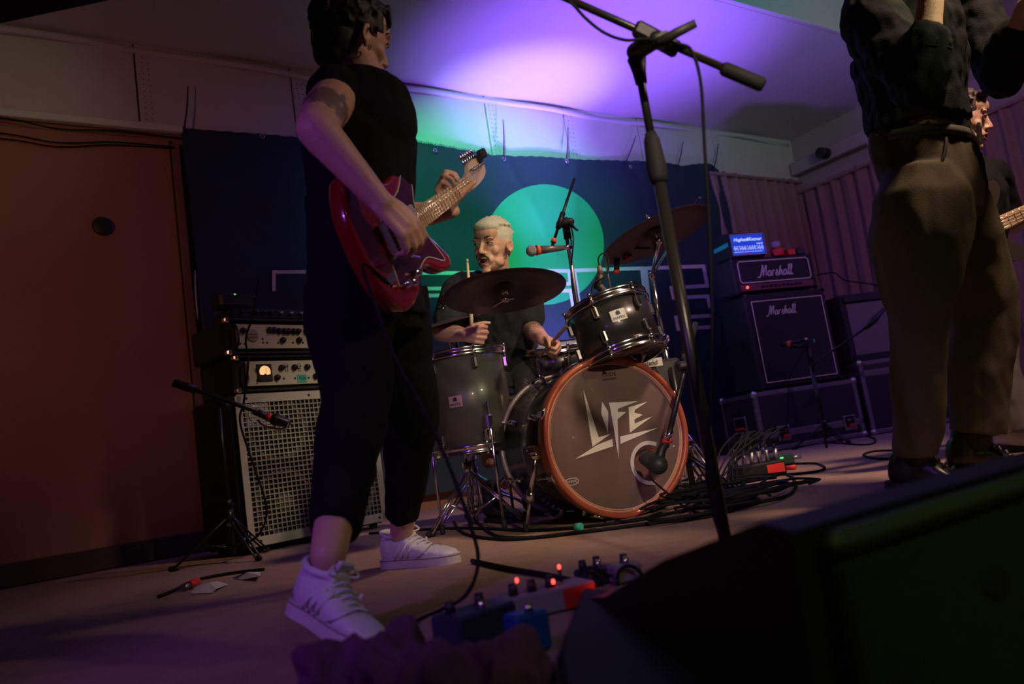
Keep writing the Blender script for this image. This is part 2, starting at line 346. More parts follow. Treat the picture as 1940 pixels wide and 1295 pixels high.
for px, py in ((824, 285), (955, 301), (1074, 305), (1195, 316), (497, 258)):
    g = onY(px, py, YB - 0.04); part('eyelet', MB().tube([g + Vector((0.014 * math.cos(a), 0, 0.014 * math.sin(a))) for a in np.linspace(0, 2 * math.pi, 14)[:-1]], 0.004, 6, closed=True), chrome, ban)
# printed artwork on the cloth: disc and outline lettering, following the folds
printm = mat('pale_banner_print', (0.60, 0.62, 0.60), 0.7, 0, 8, 0.05)
discm = mat('printed_disc', (0.02, 0.40, 0.15), 0.7, 0, 6, 0.05)
def bpt(px, py, off=0.004):
    p = onY(px, py, YB); q = p.copy()
    for _ in range(3): q = onY(px, py, YB - bfold(q.x, q.z) - off)
    return q
def bprint(name, px, m):
    mb = MB(); n = len(px)
    def tes(a, b): k = max(2, int((Vector(b) - Vector(a)).length / 8)); return [Vector(a).lerp(Vector(b), i / k) for i in range(k + 1)]
    for a, b in zip(px[:-1], px[1:]):
        t = (Vector(b) - Vector(a)).normalized(); nn = Vector((-t.y, t.x)) * 3.4; q = tes(Vector(a) - t * 3, Vector(b) + t * 3); vs = []; fs = []
        for p in q: vs += [bpt(*(p + nn)), bpt(*(p - nn))]
        for i in range(len(q) - 1): fs.append((2 * i, 2 * i + 1, 2 * i + 3, 2 * i + 2))
        mb.add(vs, fs, True)
    part(name, mb, m, ban)
bprint('printed_letter', [(519, 548), (519, 515), (640, 514), (780, 517), (878, 517), (960, 512), (1078, 513), (1081, 537), (960, 541), (844, 546), (700, 548)], printm)
bprint('printed_letter', [(768, 561), (840, 559), (960, 554), (1081, 550), (1098, 650), (1104, 690)], printm)
bprint('printed_letter', [(1100, 600), (1088, 512), (1150, 510), (1216, 508), (1222, 560), (1226, 590)], printm)
bprint('printed_letter', [(1232, 590), (1223, 508), (1333, 504), (1340, 541), (1272, 545), (1276, 564), (1341, 561), (1345, 580)], printm)
bprint('printed_letter', [(1346, 598), (1281, 601), (1285, 623), (1347, 619)], printm)
vs = [bpt(1031, 463, 0.002)]; fs = []; NR, NS = 12, 72
for i in range(1, NR + 1):
    for k in range(NS): a = 2 * math.pi * k / NS; vs.append(bpt(1031 + 113 * i / NR * math.cos(a), 463 - 114 * i / NR * math.sin(a), 0.002))
for k in range(NS): fs.append((0, 1 + k, 1 + (k + 1) % NS))
for i in range(NR - 1):
    for k in range(NS): a = 1 + i * NS; k2 = (k + 1) % NS; fs.append((a + k, a + NS + k, a + NS + k2, a + k2))
part('printed_disc', MB().add(vs, fs, True), discm, ban)
# cable ties
tie_l = ['black cable tie standing up at the banner corner beside the pale rail', 'upright cable tie above the banner, left of the pair over the green disc', 'cable tie with a looped end above the green disc', 'slanting cable tie left of the microphone stand pole', 'thin cable tie just right of the microphone stand grip', 'last cable tie at the right end of the banner']
for (a, b), lb in zip((((349, 242), (356, 163)), ((954, 296), (953, 227)), ((1073, 302), (1076, 241)), ((1184, 310), (1205, 257)), ((1284, 316), (1294, 268)), ((1352, 322), (1361, 273))), tie_l):
    p, q = onY(*a, YB - 0.03), onY(*b, YB - 0.02); t = T('cable_tie', lb, 'cable tie', tuple(p), group='cable ties along the banner top')
    part('strap', MB().tube(cr([p, lerp(p, q, .5) + Vector((0.006, 0, 0)), q], 3), [0.006, 0.005, 0.004], 6), black, t)
    part('tie_head', MB().box(p, (0.016, 0.012, 0.018), 0.002), black, t)
# dark flown speaker near the top left
sp = T('flown_speaker', 'large black box speaker hanging at the top left corner', 'speaker', tuple(P(-40, -100, 2.2)))
sb = P(-80, -165, 2.2); Ls = frame(sb, cv(1, 0.27, 0.1), cv(0.0, 0.2, 1))
part('cabinet', MB(Ls).box((0, 0, 0), (0.62, 0.44, 0.4), 0.015), blackm, sp)
part('grille', MB(Ls).box((0, 0, 0.205), (0.56, 0.38, 0.012), 0.004), blackm, sp)
for sx in (-0.2, 0.2):
    q = Ls @ Vector((sx, 0.2, 0)); part('hanging_bracket', MB().cyl(q, (q.x, q.y, 3.76), 0.012, seg=8), black, sp)
# ================================================================ BASS RIG AT LEFT
def corner_local(root): return WM[root]
panelm = mat('worn_silver_panel', (0.50, 0.49, 0.42), 0.45, 0.35, 12, 0.2)
grillem = mat('steel_wire_grille', (0.55, 0.54, 0.48), 0.38, 0.75, 40, 0.2)
cab = T('bass_cabinet', 'tall black bass cabinet with a square-hole steel grille behind the guitarist', 'speaker cabinet', (1.0, 3.93, 0), math.radians(13))
L = WM[cab]
part('body', MB(L).box((0.41, 0.235, 0.40), (0.84, 0.42, 0.74), 0.012).box((0.41, 0.235, 0.033), (0.80, 0.38, 0.02)), tolex, cab)
part('inner_baffle', MB(L).box((0.41, 0.018, 0.40), (0.80, 0.012, 0.70)), blackm, cab)
conem = mat('grey_paper_cone', (0.10, 0.095, 0.08), 0.8, 0, 20, 0.2)
for (x, z) in ((0.22, 0.22), (0.60, 0.22), (0.22, 0.585), (0.60, 0.585)):
    sf = frame(L @ Vector((x, 0.012, z)), L.to_3x3() @ Vector((1, 0, 0)), L.to_3x3() @ Vector((0, -1, 0)))
    d_ = part('driver', MB().lathe([(0.165, -0.001), (0.165, 0.004), (0.15, 0.006), (0.14, 0.0), (0.05, -0.004), (0.045, 0.004), (0.0, 0.008)], sf, 24), conem, cab)
hf = frame(L @ Vector((0.115, 0.006, 0.665)), L.to_3x3() @ Vector((1, 0, 0)), L.to_3x3() @ Vector((0, -1, 0)))
part('horn', MB(hf).box((0, 0, 0), (0.13, 0.11, 0.006), 0.002).lathe([(0.05, 0.004), (0.046, 0.006), (0.02, -0.0), (0.0, 0.003)], Matrix(), 20), alu, cab)
g = MB(L); nxg, nzg = 30, 27; x0, x1, z0, z1 = 0.035, 0.785, 0.075, 0.725
for i in range(nxg + 1): x = x0 + (x1 - x0) * i / nxg; g.box((x, 0.0, (z0 + z1) / 2), (0.0052, 0.003, z1 - z0))
for j in range(nzg + 1): z = z0 + (z1 - z0) * j / nzg; g.box(((x0 + x1) / 2, -0.002, z), (x1 - x0, 0.003, 0.0052))
part('wire_grille', g, grillem, cab, kind='stuff')
fm = MB(L)
for (c, d) in (((0.41, -0.003, 0.745), (0.80, 0.006, 0.045)), ((0.41, -0.003, 0.055), (0.80, 0.006, 0.045)), ((0.018, -0.003, 0.40), (0.034, 0.006, 0.72)), ((0.802, -0.003, 0.40), (0.034, 0.006, 0.72))): fm.box(c, d, 0.001)
part('grille_frame', fm, panelm, cab)
for x in (0.06, 0.41, 0.76):
    for z in (0.745, 0.055): part('screw', MB(L).cyl((x, -0.006, z), (x, -0.009, z), 0.007, seg=10), blackp, cab)
lg = MB(L)
for a in range(150, 291, 14): lg.cyl((0.50 + 0.105 * math.cos(math.radians(a)), -0.004, 0.385 + 0.105 * math.sin(math.radians(a))), (0.50 + 0.105 * math.cos(math.radians(a)), -0.008, 0.385 + 0.105 * math.sin(math.radians(a))), 0.012, seg=8)
lg.box((0.475, -0.006, 0.385), (0.015, 0.004, 0.12), 0.001)
part('round_badge', lg, mat('ivory_plastic', (0.62, 0.60, 0.45), 0.5), cab)
for x in (0.06, 0.76):
    for y in (0.06, 0.40): part('foot', MB(L).cyl((x, y, 0), (x, y, 0.03), 0.02, 0.024, 12), rubber, cab)
# rack heads
def knob(mb_, L_, x, z, r=0.014, y=-0.005): mb_.lathe([(r, 0), (r, 0.008), (r * .75, 0.012), (r * .7, 0.02), (0, 0.02)], frame(L_ @ Vector((x, y, z)), L_.to_3x3() @ Vector((1, 0, 0)), L_.to_3x3() @ Vector((0, -1, 0))), 12)
def rack_head(label, z, dx, kind):
    h = T('bass_amplifier', label, 'amplifier', tuple(L @ Vector((0.02 + dx, 0.0, z))), math.radians(13), 'rack bass amplifiers on the cabinet'); M = WM[h]
    part('case', MB(M).box((0.30, 0.20, 0.093), (0.60, 0.36, 0.175), 0.01).box((0.30, 0.012, 0.004 + 0.175), (0.60, 0.035, 0.012), 0.003).box((0.30, 0.012, 0.008), (0.60, 0.035, 0.012), 0.003), tolex, h)
    part('front_panel', MB(M).box((0.32, 0.006, 0.093), (0.52, 0.012, 0.125), 0.002), mat('cream_panel', (0.56, 0.55, 0.44), 0.5, 0.1, 20, 0.08), h)
    for x in (0.012, 0.585):
        for zz in (0.012, 0.175): part('corner_cap', MB(M).box((x, 0.01, zz), (0.03, 0.04, 0.026), 0.006), chrome, h)
    part('handle', MB(M).tube(cr([(0.045, 0.0, 0.04), (0.045, -0.035, 0.05), (0.045, -0.035, 0.13), (0.045, 0.0, 0.14)], 4), 0.006, 8), chrome if kind else black, h)
    sf = lambda x, zz, y=0.0: frame(M @ Vector((x, y, zz)), M.to_3x3() @ Vector((1, 0, 0)), M.to_3x3() @ Vector((0, -1, 0)))
    if kind == 0:
        part('meter', MB().lathe([(0.032, 0), (0.032, 0.008), (0.028, 0.01), (0, 0.006)], sf(0.14, 0.098), 20), mat('dull_meter', (0.34, 0.32, 0.24), 0.35), h)
        part('meter_line', MB(sf(0.14, 0.098)).box((0, 0.004, 0.009), (0.05, 0.003, 0.002)).box((0, -0.012, 0.009), (0.045, 0.003, 0.002)), blackp, h)
        for (x, zz) in ((0.09, 0.12), (0.235, 0.125), (0.26, 0.125), (0.29, 0.12), (0.32, 0.12), (0.345, 0.12), (0.375, 0.12), (0.40, 0.12), (0.45, 0.12), (0.305, 0.072), (0.40, 0.072), (0.49, 0.118), (0.53, 0.07)):
            k = MB(); knob(k, M, x, zz, 0.016); part('knob', k, blackp, h)
        xs = ((0.072, 0.055), (0.096, 0.055), (0.195, 0.08), (0.195, 0.06), (0.218, 0.06), (0.28, 0.06), (0.365, 0.06), (0.425, 0.06))
    else:
        part('meter_bezel', MB(M).box((0.155, -0.003, 0.095), (0.084, 0.01, 0.09), 0.004), blackp, h)
        poly = [(0.030 * math.cos(a), 0.030 * math.sin(a)) for a in np.linspace(-0.5, math.pi + 0.5, 18)] + [(-0.010, -0.016), (0, -0.008), (0.010, -0.016)]
        part('lit_meter', MB().prism(poly, sf(0.155, 0.10, -0.008), 0, 0.002), mat('lit_amber_meter', (0.9, 0.5, 0.2), 0.4, emit=(1.0, 0.50, 0.20), es=1.0), h)
        nd = MB(sf(0.155, 0.10, -0.0105)); nd.box((0.006, 0.004, 0), (0.0015, 0.03, 0.001))
        part('needle', nd, blackp, h)
        for (x, zz) in ((0.25, 0.118), (0.325, 0.118), (0.40, 0.118), (0.22, 0.068), (0.445, 0.068), (0.49, 0.115), (0.115, 0.06), (0.115, 0.115)):
            k = MB(); knob(k, M, x, zz, 0.016 if x > 0.12 else 0.008); part('knob', k, blackp, h)
        sl = MB(M)
        for x in (0.275, 0.287, 0.35, 0.362): sl.box((x, -0.001, 0.118), (0.002, 0.004, 0.045)).box((x, -0.006, 0.118 + random.uniform(-.01, .01)), (0.006, 0.01, 0.005))
        part('slider', sl, blackp, h)
        part('green_tape', MB(M).box((0.365, -0.002, 0.060), (0.055, 0.003, 0.042), 0.0005), mat('teal_tape', (0.05, 0.50, 0.38), 0.6), h)
        tx = MB(M)
        for k, x in enumerate((0.350, 0.358, 0.366, 0.374, 0.382)): tx.box((x, -0.0042, 0.060), (0.0025, 0.001, 0.026 if k % 2 else 0.018)).box((x + .003, -0.0042, 0.066 - 0.005 * (k % 3)), (0.006, 0.001, 0.0022))
        part('handwriting', tx, blackp, h)
        xs = ((0.26, 0.062), (0.325, 0.062), (0.405, 0.062), (0.495, 0.075), (0.505, 0.06))
    for (x, zz) in xs: part('jack', MB(M).cyl((x, 0, zz), (x, -0.004, zz), 0.0055, seg=8), blackp, h)
    return h
rack_head('lower rack amplifier with a glowing amber meter and green tape', 0.775, 0.0, 1)
rack_head('upper rack amplifier with a dull round meter and a row of black knobs', 0.965, -0.03, 0)
# pedals and radio unit on top
t = T('pedal_unit', 'dark effects unit with knobs lying on top of the upper rack amplifier', 'effects unit', tuple(L @ Vector((0.03, 0.03, 1.153))), math.radians(13)); M = WM[t]
part('case', MB(M).box((0.26, 0.13, 0.035), (0.46, 0.22, 0.055), 0.008), tolex, t)
for x in (0.08, 0.16, 0.2, 0.24, 0.30, 0.36, 0.42): k = MB(); knob(k, M, x, 0.04, 0.011, 0.018); part('knob', k, black if x < .3 else alu, t)
t = T('wireless_receiver', 'small black receiver with a green light on top of the stack', 'receiver', tuple(L @ Vector((0.0, 0.05, 1.22))), math.radians(13)); M = WM[t]
part('case', MB(M).box((0.10, 0.06, 0.04), (0.18, 0.11, 0.075), 0.012), blackp, t)
part('plug', MB(M).cyl((0.19, 0.05, 0.06), (0.23, 0.05, 0.07), 0.012, seg=10), black, t)
part('green_light', MB(M).ell((0.09, 0.006, 0.068), (0.006, 0.004, 0.004)), mat('green_led', (0.1, 0.9, 0.2), 0.4, emit=(0.1, 1.0, 0.25), es=0.8), t)
solo('signal_cable', MB().tube(cr([P(490, 530, 3.75), P(478, 600, 3.68), P(466, 640, 3.68), P(470, 690, 3.62), P(462, 760, 3.60), P(455, 800, 3.62), P(480, 880, 3.62), P(505, 960, 3.62), P(492, 1010, 3.62), P(455, 1035, 3.66)], 6), 0.005, 6), cablem, 'thin cable drooping down the left front of the bass rig', 'cable')
# ================================================================ STANDS
def wing(mb_, p, d, l=0.025):
    p, d = Vector(p), Vector(d).normalized(); mb_.cyl(p, p + d * 0.02, 0.006, seg=8); u = d.cross(UP); u = u.normalized() if u.length > .1 else Vector((1, 0, 0))
    mb_.tube([p + d * 0.02 - u * l, p + d * 0.015, p + d * 0.02 + u * l], [0.004, 0.006, 0.004], 6)
def pole(t, pts, rs, m, collar=True):
    for i, (a, b) in enumerate(zip(pts[:-1], pts[1:])):
        a, b = Vector(a), Vector(b); part('pole', MB().cyl(a, b, rs[i], seg=12), m, t)
        if i: 
            c = MB().lathe([(0, -0.025), (rs[i - 1] * 1.5, -0.02), (rs[i - 1] * 1.6, 0.015), (rs[i] * 1.4, 0.025), (0, 0.025)], axf(a, b - a), 12)
            wing(c, a, (b - a).cross(cv(0, 0, 1)), 0.02); part('collar', c, m, t)
def tripod(t, hub, top, spread, az0, m, flat=True):
    hub = Vector(hub); c = MB().lathe([(0, -0.03), (0.02, -0.03), (0.022, 0.03), (0, 0.03)], Matrix.Translation(hub + UP * top), 12); part('leg_collar', c, m, t)
    for k in range(3):
        a = az0 + k * 2 * math.pi / 3; d = Vector((math.cos(a), math.sin(a), 0)); n = Vector((-d.y, d.x, 0))
        foot = Vector((hub.x, hub.y, 0.012)) + d * spread; tp = hub + UP * top; mid = lerp(tp, foot, 0.55)
        lg_ = MB()
        for s_ in (-1, 1): lg_.tube([tp + n * 0.011 * s_, foot + n * 0.011 * s_], 0.005 if flat else 0.007, 6)
        o = part('leg', lg_, m, t); bl = Vector((hub.x, hub.y, 0.06))
        part('brace', MB().tube([bl, mid], 0.006, 6), m, t)
        part('rubber_foot', MB().cap(foot - d * 0.012, foot + d * 0.012, 0.012, seg=8), rubber, o)
# ================================================================ DRUMS
shellm = mat('black_sparkle_shell', (0.022, 0.022, 0.024), 0.32, 0.1, 260, 0.5, coat=0.6)
shellg = mat('grey_brown_shell', (0.075, 0.07, 0.058), 0.38, 0.2, 30, 0.25, coat=0.4)
headw = mat('drum_head_film', (0.38, 0.37, 0.35), 0.45)
headc = mat('dark_clear_head', (0.06, 0.035, 0.035), 0.25, coat=0.5)
def drum(name, label, c, axis, x, r, dep, m, lugs=6, rings=(0.035, 0.03), lug_half=True, badge=None, off=0.3):
    c = Vector(c); L_ = frame(c, x, axis); t = T(name, label, 'drum', tuple(c)); h = dep / 2
    part('shell', MB().lathe([(r - 0.008, -h), (r, -h), (r, h), (r - 0.008, h), (r - 0.008, -h)], L_, 48), m, t)
    part('top_head', MB().lathe([(0, h + 0.004), (r * .97, h + 0.004), (r * 1.0, h - 0.004), (r * .96, h - 0.001), (0, h + 0.001)], L_, 48), headw, t)
    part('bottom_head', MB().lathe([(0, -h - 0.001), (r * .96, -h + 0.001), (r * 1.0, -h + 0.004), (r * .97, -h - 0.004), (0, -h - 0.004)], L_, 48), headc, t)
    for s_ in (1, -1):
        z = s_ * h; part('hoop', MB().lathe([(r + 0.003, z - s_ * 0.02), (r + 0.008, z - s_ * 0.02), (r + 0.014, z - s_ * 0.016), (r + 0.005, z - s_ * 0.008), (r + 0.005, z + s_ * 0.008), (r + 0.011, z + s_ * 0.012), (r + 0.003, z + s_ * 0.012), (r + 0.003, z - s_ * 0.02)], L_, 48), chrome, t)
    for k in range(lugs):
        a = 2 * math.pi * (k + off) / lugs; ca, sa = math.cos(a), math.sin(a); fL = L_ @ Matrix.Rotation(a, 4, 'Z')
        for s_ in (1, -1):
            zc = s_ * (h - 0.055); o = part('lug', MB(fL).box((r + 0.010, 0, zc), (0.02, 0.02, 0.045), 0.005), chrome, t)
            part('tension_rod', MB(fL).cyl((r + 0.012, 0, zc + s_ * 0.02), (r + 0.012, 0, s_ * (h + 0.018)), 0.003, seg=6).cyl((r + 0.012, 0, s_ * (h + 0.012)), (r + 0.012, 0, s_ * (h + 0.022)), 0.006, seg=6).box((r + 0.011, 0, s_ * (h - 0.012)), (0.01, 0.016, 0.01), 0.002), chrome, o)
    return t, L_
def badge(t, L_, a, r, z, w_, h_, m, txt=None, sz=0.02):
    fL = L_ @ Matrix.Rotation(a, 4, 'Z'); bm_ = MB(fL); n = 6
    for i in range(n):
        aa = (i + .5 - n / 2) * w_ / n / r; bm_.box((0, 0, 0), (0.003, w_ / n + .0005, h_), L=Matrix.Rotation(aa, 4, 'Z') @ Matrix.Translation((r + 0.002, 0, z)))
    o = part('badge', bm_, m, t)
    if txt:
        B = fL @ Matrix(((0, 0, 1, r + 0.0045), (1, 0, 0, 0), (0, 1, 0, z), (0, 0, 0, 1)))
        text('badge_text', txt, sz, B @ Matrix.Translation((0, -h_ * .35, 0)), blackp, o)
        part('badge_logo', MB(B).add([(-.008, .001, 0.0005), (.008, .001, 0.0005), (.008, .013, 0.0005), (0.0, .018, 0.0005), (-.008, .013, 0.0005)], [(0, 1, 2, 3, 4)]).add([(-.004, .006, 0.001), (.004, .006, 0.001), (0.0, .014, 0.001)], [(0, 1, 2)]), blackp, o)
# --- bass drum
BD = T('bass_drum', 'black bass drum with orange hoop and white lightning lettering', 'drum', tuple(onZ(1165, 985)))
az = math.radians(193); bn = Vector((math.sin(az), math.cos(az), 0.0)); bc = P(1170, 832, 2.86); bc.z = 0.292
LB = frame(bc, Vector((-bn.y, bn.x, 0)), bn); R_ = 0.282; LBi = LB.inverted()
# local: x to image right, y up, z towards the camera
if LB.to_3x3() @ Vector((0, 1, 0)) @ UP < 0: LB = LB @ Matrix.Rotation(math.pi, 4, 'Z'); LBi = LB.inverted()
def duv(px, py, z=0.0):
    o = LBi @ CAMP; r = LBi.to_3x3() @ ray(px, py); t = (z - o.z) / r.z; q = o + r * t; return (q.x, q.y)
hoopm = mat('orange_red_hoop', (0.38, 0.085, 0.042), 0.38, 0, 18, 0.2, coat=0.4, stretch=(1, 1, 1))
DP = 0.46
part('shell', MB().lathe([(R_ - 0.018, -DP), (R_ - 0.010, -DP), (R_ - 0.010, 0), (R_ - 0.018, 0), (R_ - 0.018, -DP)], LB, 64), shellm, BD)
part('front_hoop', MB().lathe([(R_ - 0.006, -0.045), (R_ + 0.008, -0.045), (R_ + 0.010, -0.04), (R_ + 0.010, 0.010), (R_ + 0.006, 0.014), (R_ - 0.006, 0.014), (R_ - 0.010, 0.006), (R_ - 0.012, -0.02), (R_ - 0.006, -0.045)], LB, 72), hoopm, BD)
part('front_hoop_rim', MB().lathe([(R_ - 0.022, -0.006), (R_ - 0.006, -0.006), (R_ - 0.006, 0.002), (R_ - 0.022, -0.001), (R_ - 0.022, -0.006)], LB, 72), mat('pale_orange_rim', (0.60, 0.30, 0.20), 0.4), BD)
part('rear_hoop', MB().lathe([(R_ - 0.006, -DP - 0.02), (R_ + 0.010, -DP - 0.02), (R_ + 0.010, -DP + 0.012), (R_ - 0.006, -DP + 0.012), (R_ - 0.006, -DP - 0.02)], LB, 72), mat('pale_metal_hoop', (0.50, 0.47, 0.42), 0.35, 0.7), BD)
# resonant head: smoky see-through film with a round port
fh = bpy.data.materials.new('smoky_head_film'); fh.use_nodes = True; nt = fh.node_tree; b = nt.nodes['Principled BSDF']
b.inputs['Base Color'].default_value = (0.25, 0.16, 0.14, 1); b.inputs['Roughness'].default_value = 0.32
tr = nt.nodes.new('ShaderNodeBsdfTransparent'); tr.inputs[0].default_value = (0.85, 0.8, 0.8, 1); mxs = nt.nodes.new('ShaderNodeMixShader')
tc = nt.nodes.new('ShaderNodeTexCoord'); nn_ = nt.nodes.new('ShaderNodeTexNoise'); nn_.inputs['Scale'].default_value = 5; nn_.inputs['Detail'].default_value = 6; nt.links.new(tc.outputs['Object'], nn_.inputs[0])
mr = nt.nodes.new('ShaderNodeMapRange'); mr.inputs[1].default_value = 0.3; mr.inputs[2].default_value = 0.7; mr.inputs[3].default_value = 0.52; mr.inputs[4].default_value = 0.78; nt.links.new(nn_.outputs[0], mr.inputs[0])
nt.links.new(mr.outputs[0], mxs.inputs[0]); nt.links.new(tr.outputs[0], mxs.inputs[1]); nt.links.new(b.outputs[0], mxs.inputs[2]); nt.links.new(mxs.outputs[0], nt.nodes['Material Output'].inputs['Surface'])
z8 = lambda x, y: (1000 + x / 3.5, 640 + y / 3.5)
pcx, pcy = duv(*z8(812, 827)); PR = 0.064
vs = []; fs = []; NS = 72
for k in range(NS):
    a = 2 * math.pi * k / NS; ca, sa = math.cos(a), math.sin(a)
    bq = pcx * ca + pcy * sa; tt = -bq + math.sqrt(bq * bq - (pcx ** 2 + pcy ** 2 - (R_ - 0.02) ** 2))
    for q in (0, 0.33, 0.66, 1): rr = lerp(PR, tt, q); vs.append(LB @ Vector((pcx + ca * rr, pcy + sa * rr, -0.004)))
for k in range(NS):
    k2 = (k + 1) % NS
    for q in range(3): fs.append((k * 4 + q, k * 4 + q + 1, k2 * 4 + q + 1, k2 * 4 + q))
part('damping_pillow', MB(LB).ell((pcx, pcy - .02, -0.16), (0.19, 0.15, 0.10)), mat('maroon_pillow', (0.22, 0.10, 0.09), 0.9), BD)
hd = part('front_head', MB().add(vs, fs, True), fh, BD)
ar = [(pcx + (PR + 0.009) * math.cos(a), pcy + (PR + 0.009) * math.sin(a)) for a in np.linspace(math.radians(58), math.radians(278), 40)]
part('port_ring', MB().strip(ar, 0.014, LB, -0.003, -0.0015), whitep, hd)
part('rear_head', MB().lathe([(0, -DP + 0.002), (R_ - 0.02, -DP + 0.002), (R_ - 0.02, -DP - 0.0), (0, -DP - 0.0)], LB, 48), fh, BD)
logo = [[(370, 343), (472, 657), (553, 634), (430, 720)], [(318, 801), (462, 708), (562, 668), (567, 717)], [(495, 422), (535, 488), (533, 628), (488, 498)],
        [(540, 428), (735, 417), (600, 468), (597, 487), (655, 490), (597, 537), (605, 800), (552, 480)],
        [(670, 458), (796, 422), (712, 475), (708, 494), (764, 508), (708, 540), (712, 566), (826, 519), (678, 628)], [(614, 652), (865, 595), (617, 701)]]
for pl in logo:
    q = [duv(*z8(x, y)) for x, y in pl]; ar_ = sum(q[i][0] * q[(i + 1) % len(q)][1] - q[(i + 1) % len(q)][0] * q[i][1] for i in range(len(q)))
    if ar_ < 0: q.reverse()
    part('logo_stroke', MB().prism(q, LB, -0.0035, -0.002), mat('logo_white', (0.78, 0.74, 0.64), 0.6), hd)
q = duv(1155, 712); text('printed_word', 'CODE', 0.021, LB @ Matrix.Translation((q[0], q[1], -0.0025)), blackp, hd)
q = duv(1156, 719); text('printed_word', 'DRUM HEADS', 0.009, LB @ Matrix.Translation((q[0], q[1], -0.0025)), blackp, hd)
q = duv(1084, 912); ov = [(q[0] + 0.026 * math.cos(a), q[1] + 0.012 * math.sin(a)) for a in np.linspace(0, 2 * math.pi, 25)[:-1]]
part('oval_sticker_outline', MB().strip(ov, 0.0022, LB, -0.0035, -0.0025, closed=True), whitep, hd)
text('printed_word', 'EVANS', 0.013, LB @ Matrix.Translation((q[0], q[1] - 0.004, -0.003)), whitep, hd)
for k in range(8):
    a = math.radians(22.5 + 45 * k); A = LB @ Matrix.Rotation(a, 4, 'Z')
    for (z, s_) in ((-0.02, 1), (-DP, -1)):
        c = part('claw', MB(A).box((R_ + 0.012, 0, z), (0.014, 0.026, 0.05), 0.004), chrome, BD)
        part('tension_rod', MB(A).cyl((R_ + 0.014, 0, z - s_ * 0.02), (R_ + 0.014, 0, z - s_ * 0.10), 0.004, seg=6).tube([(R_ + 0.014, -0.022, z + s_ * 0.02), (R_ + 0.014, 0.022, z + s_ * 0.02)], 0.005, 6).cyl((R_ + 0.014, 0, z), (R_ + 0.014, 0, z + s_ * 0.02), 0.004, seg=6), chrome, c)
        part('lug', MB(A).box((R_ + 0.004, 0, z - s_ * 0.11), (0.03, 0.02, 0.035), 0.006), chrome, BD)
for (px1, d1, px0) in (((1015, 862), 2.78, (998, 1008)), ((1305, 850), 3.0, (1345, 905))):
    a = P(*px1, d1); b_ = onZ(*px0); b_.z = 0.01
    s_ = part('spur', MB().cyl(a, lerp(a, b_, .55), 0.010, seg=10).cyl(lerp(a, b_, .5), b_, 0.0065, seg=8), chrome, BD)
    c = MB().lathe([(0, -.02), (.016, -.02), (.016, .02), (0, .02)], axf(lerp(a, b_, .55), b_ - a), 10); wing(c, lerp(a, b_, .55), cv(-1, 0, 0), 0.02); part('spur_collar', c, chrome, s_)
    ins = bc + bn * (-0.16); q = a + (ins - a).normalized() * 0.06
    part('spur_bracket', MB().cap(a, q, 0.018, 0.022).box(a + Vector((0, 0, 0.02)), (0.05, 0.03, 0.03), 0.006).cyl(a + cv(-1, 0, 0) * 0.03 + UP * .02, a + cv(1, 0, 0) * 0.03 + UP * .02, 0.008, seg=8), chrome, BD)
    part('spur_tip', MB().cap(b_, b_ + UP * 0.02, 0.010, seg=8), rubber, s_)
# --- toms and snare
tc_ = P(1166, 628, 2.95); ta = cv(-0.30, 0.90, -0.30)
TM, LT = drum('rack_tom', 'black rack tom with square silver badge mounted over the bass drum', tc_, ta, cv(0, 0, 1), 0.150, 0.205, shellm, 6, off=0.62)
fa = LT.inverted().to_3x3() @ cv(-0.05, 0, 1); badge(TM, LT, math.atan2(fa.y, fa.x) + 0.12, 0.150, 0.012, 0.055, 0.042, mat('silver_badge', (0.50, 0.50, 0.46), 0.45, 0.3), 'MAPEX', 0.014)
part('mount_arm', MB().tube(cr([P(1225, 660, 2.98), P(1210, 690, 3.0), P(1200, 715, 3.05)], 4), 0.010, 8), chrome, TM)
part('mount_bracket', MB().box(P(1187, 668, 2.95), (0.05, 0.05, 0.03), 0.006), chrome, TM)
fc = P(890, 762, 3.32)
FT, LF = drum('floor_tom', 'deep grey floor tom on legs left of the bass drum', fc, (0.0, 0.0, 1), cv(0, 0, 1), 0.168, 0.40, shellg, 6, off=0.3)
fa = cv(-0.28, 0, 1); fa = LF.inverted().to_3x3() @ fa; badge(FT, LF, math.atan2(fa.y, fa.x), 0.168, 0.0, 0.055, 0.045, mat('dull_pink_badge', (0.34, 0.20, 0.20), 0.5), 'MAPEX', 0.014)
for k in range(3):
    a = math.radians(20 + 120 * k); p = fc + Vector((math.cos(a) * 0.188, math.sin(a) * 0.188, 0)); b_ = MB().box(p + Vector((-math.cos(a) * .006, -math.sin(a) * .006, -0.10)), (0.03, 0.03, 0.06), 0.006)
    o = part('leg', MB().cyl((p.x, p.y, 0.02), (p.x, p.y, fc.z - 0.02), 0.0065, seg=8), chrome, FT); part('leg_bracket', b_, chrome, FT); part('rubber_foot', MB().cap((p.x, p.y, 0.012), (p.x, p.y, 0.03), 0.012, seg=8), rubber, o)
SN, LS = drum('snare_drum', 'shallow steel snare drum half hidden behind the rack tom', P(1062, 682, 3.68), cv(-0.14, 0.95, 0.06), cv(0, 0, 1), 0.178, 0.135, mat('dark_steel_shell', (0.16, 0.15, 0.15), 0.25, 0.8), 8, off=0.2)
part('strainer', MB(LS).box((0.178, 0.02, 0), (0.02, 0.03, 0.06), 0.005), chrome, SN)
tripod_p = P(1062, 700, 3.68)
ss = T('snare_stand', 'chrome stand holding the snare drum up behind the bass drum', 'stand', (tripod_p.x, tripod_p.y, 0))
part('pole', MB().cyl((tripod_p.x, tripod_p.y, 0.08), (tripod_p.x, tripod_p.y, SN.location.z - 0.10), 0.012), chrome, ss)
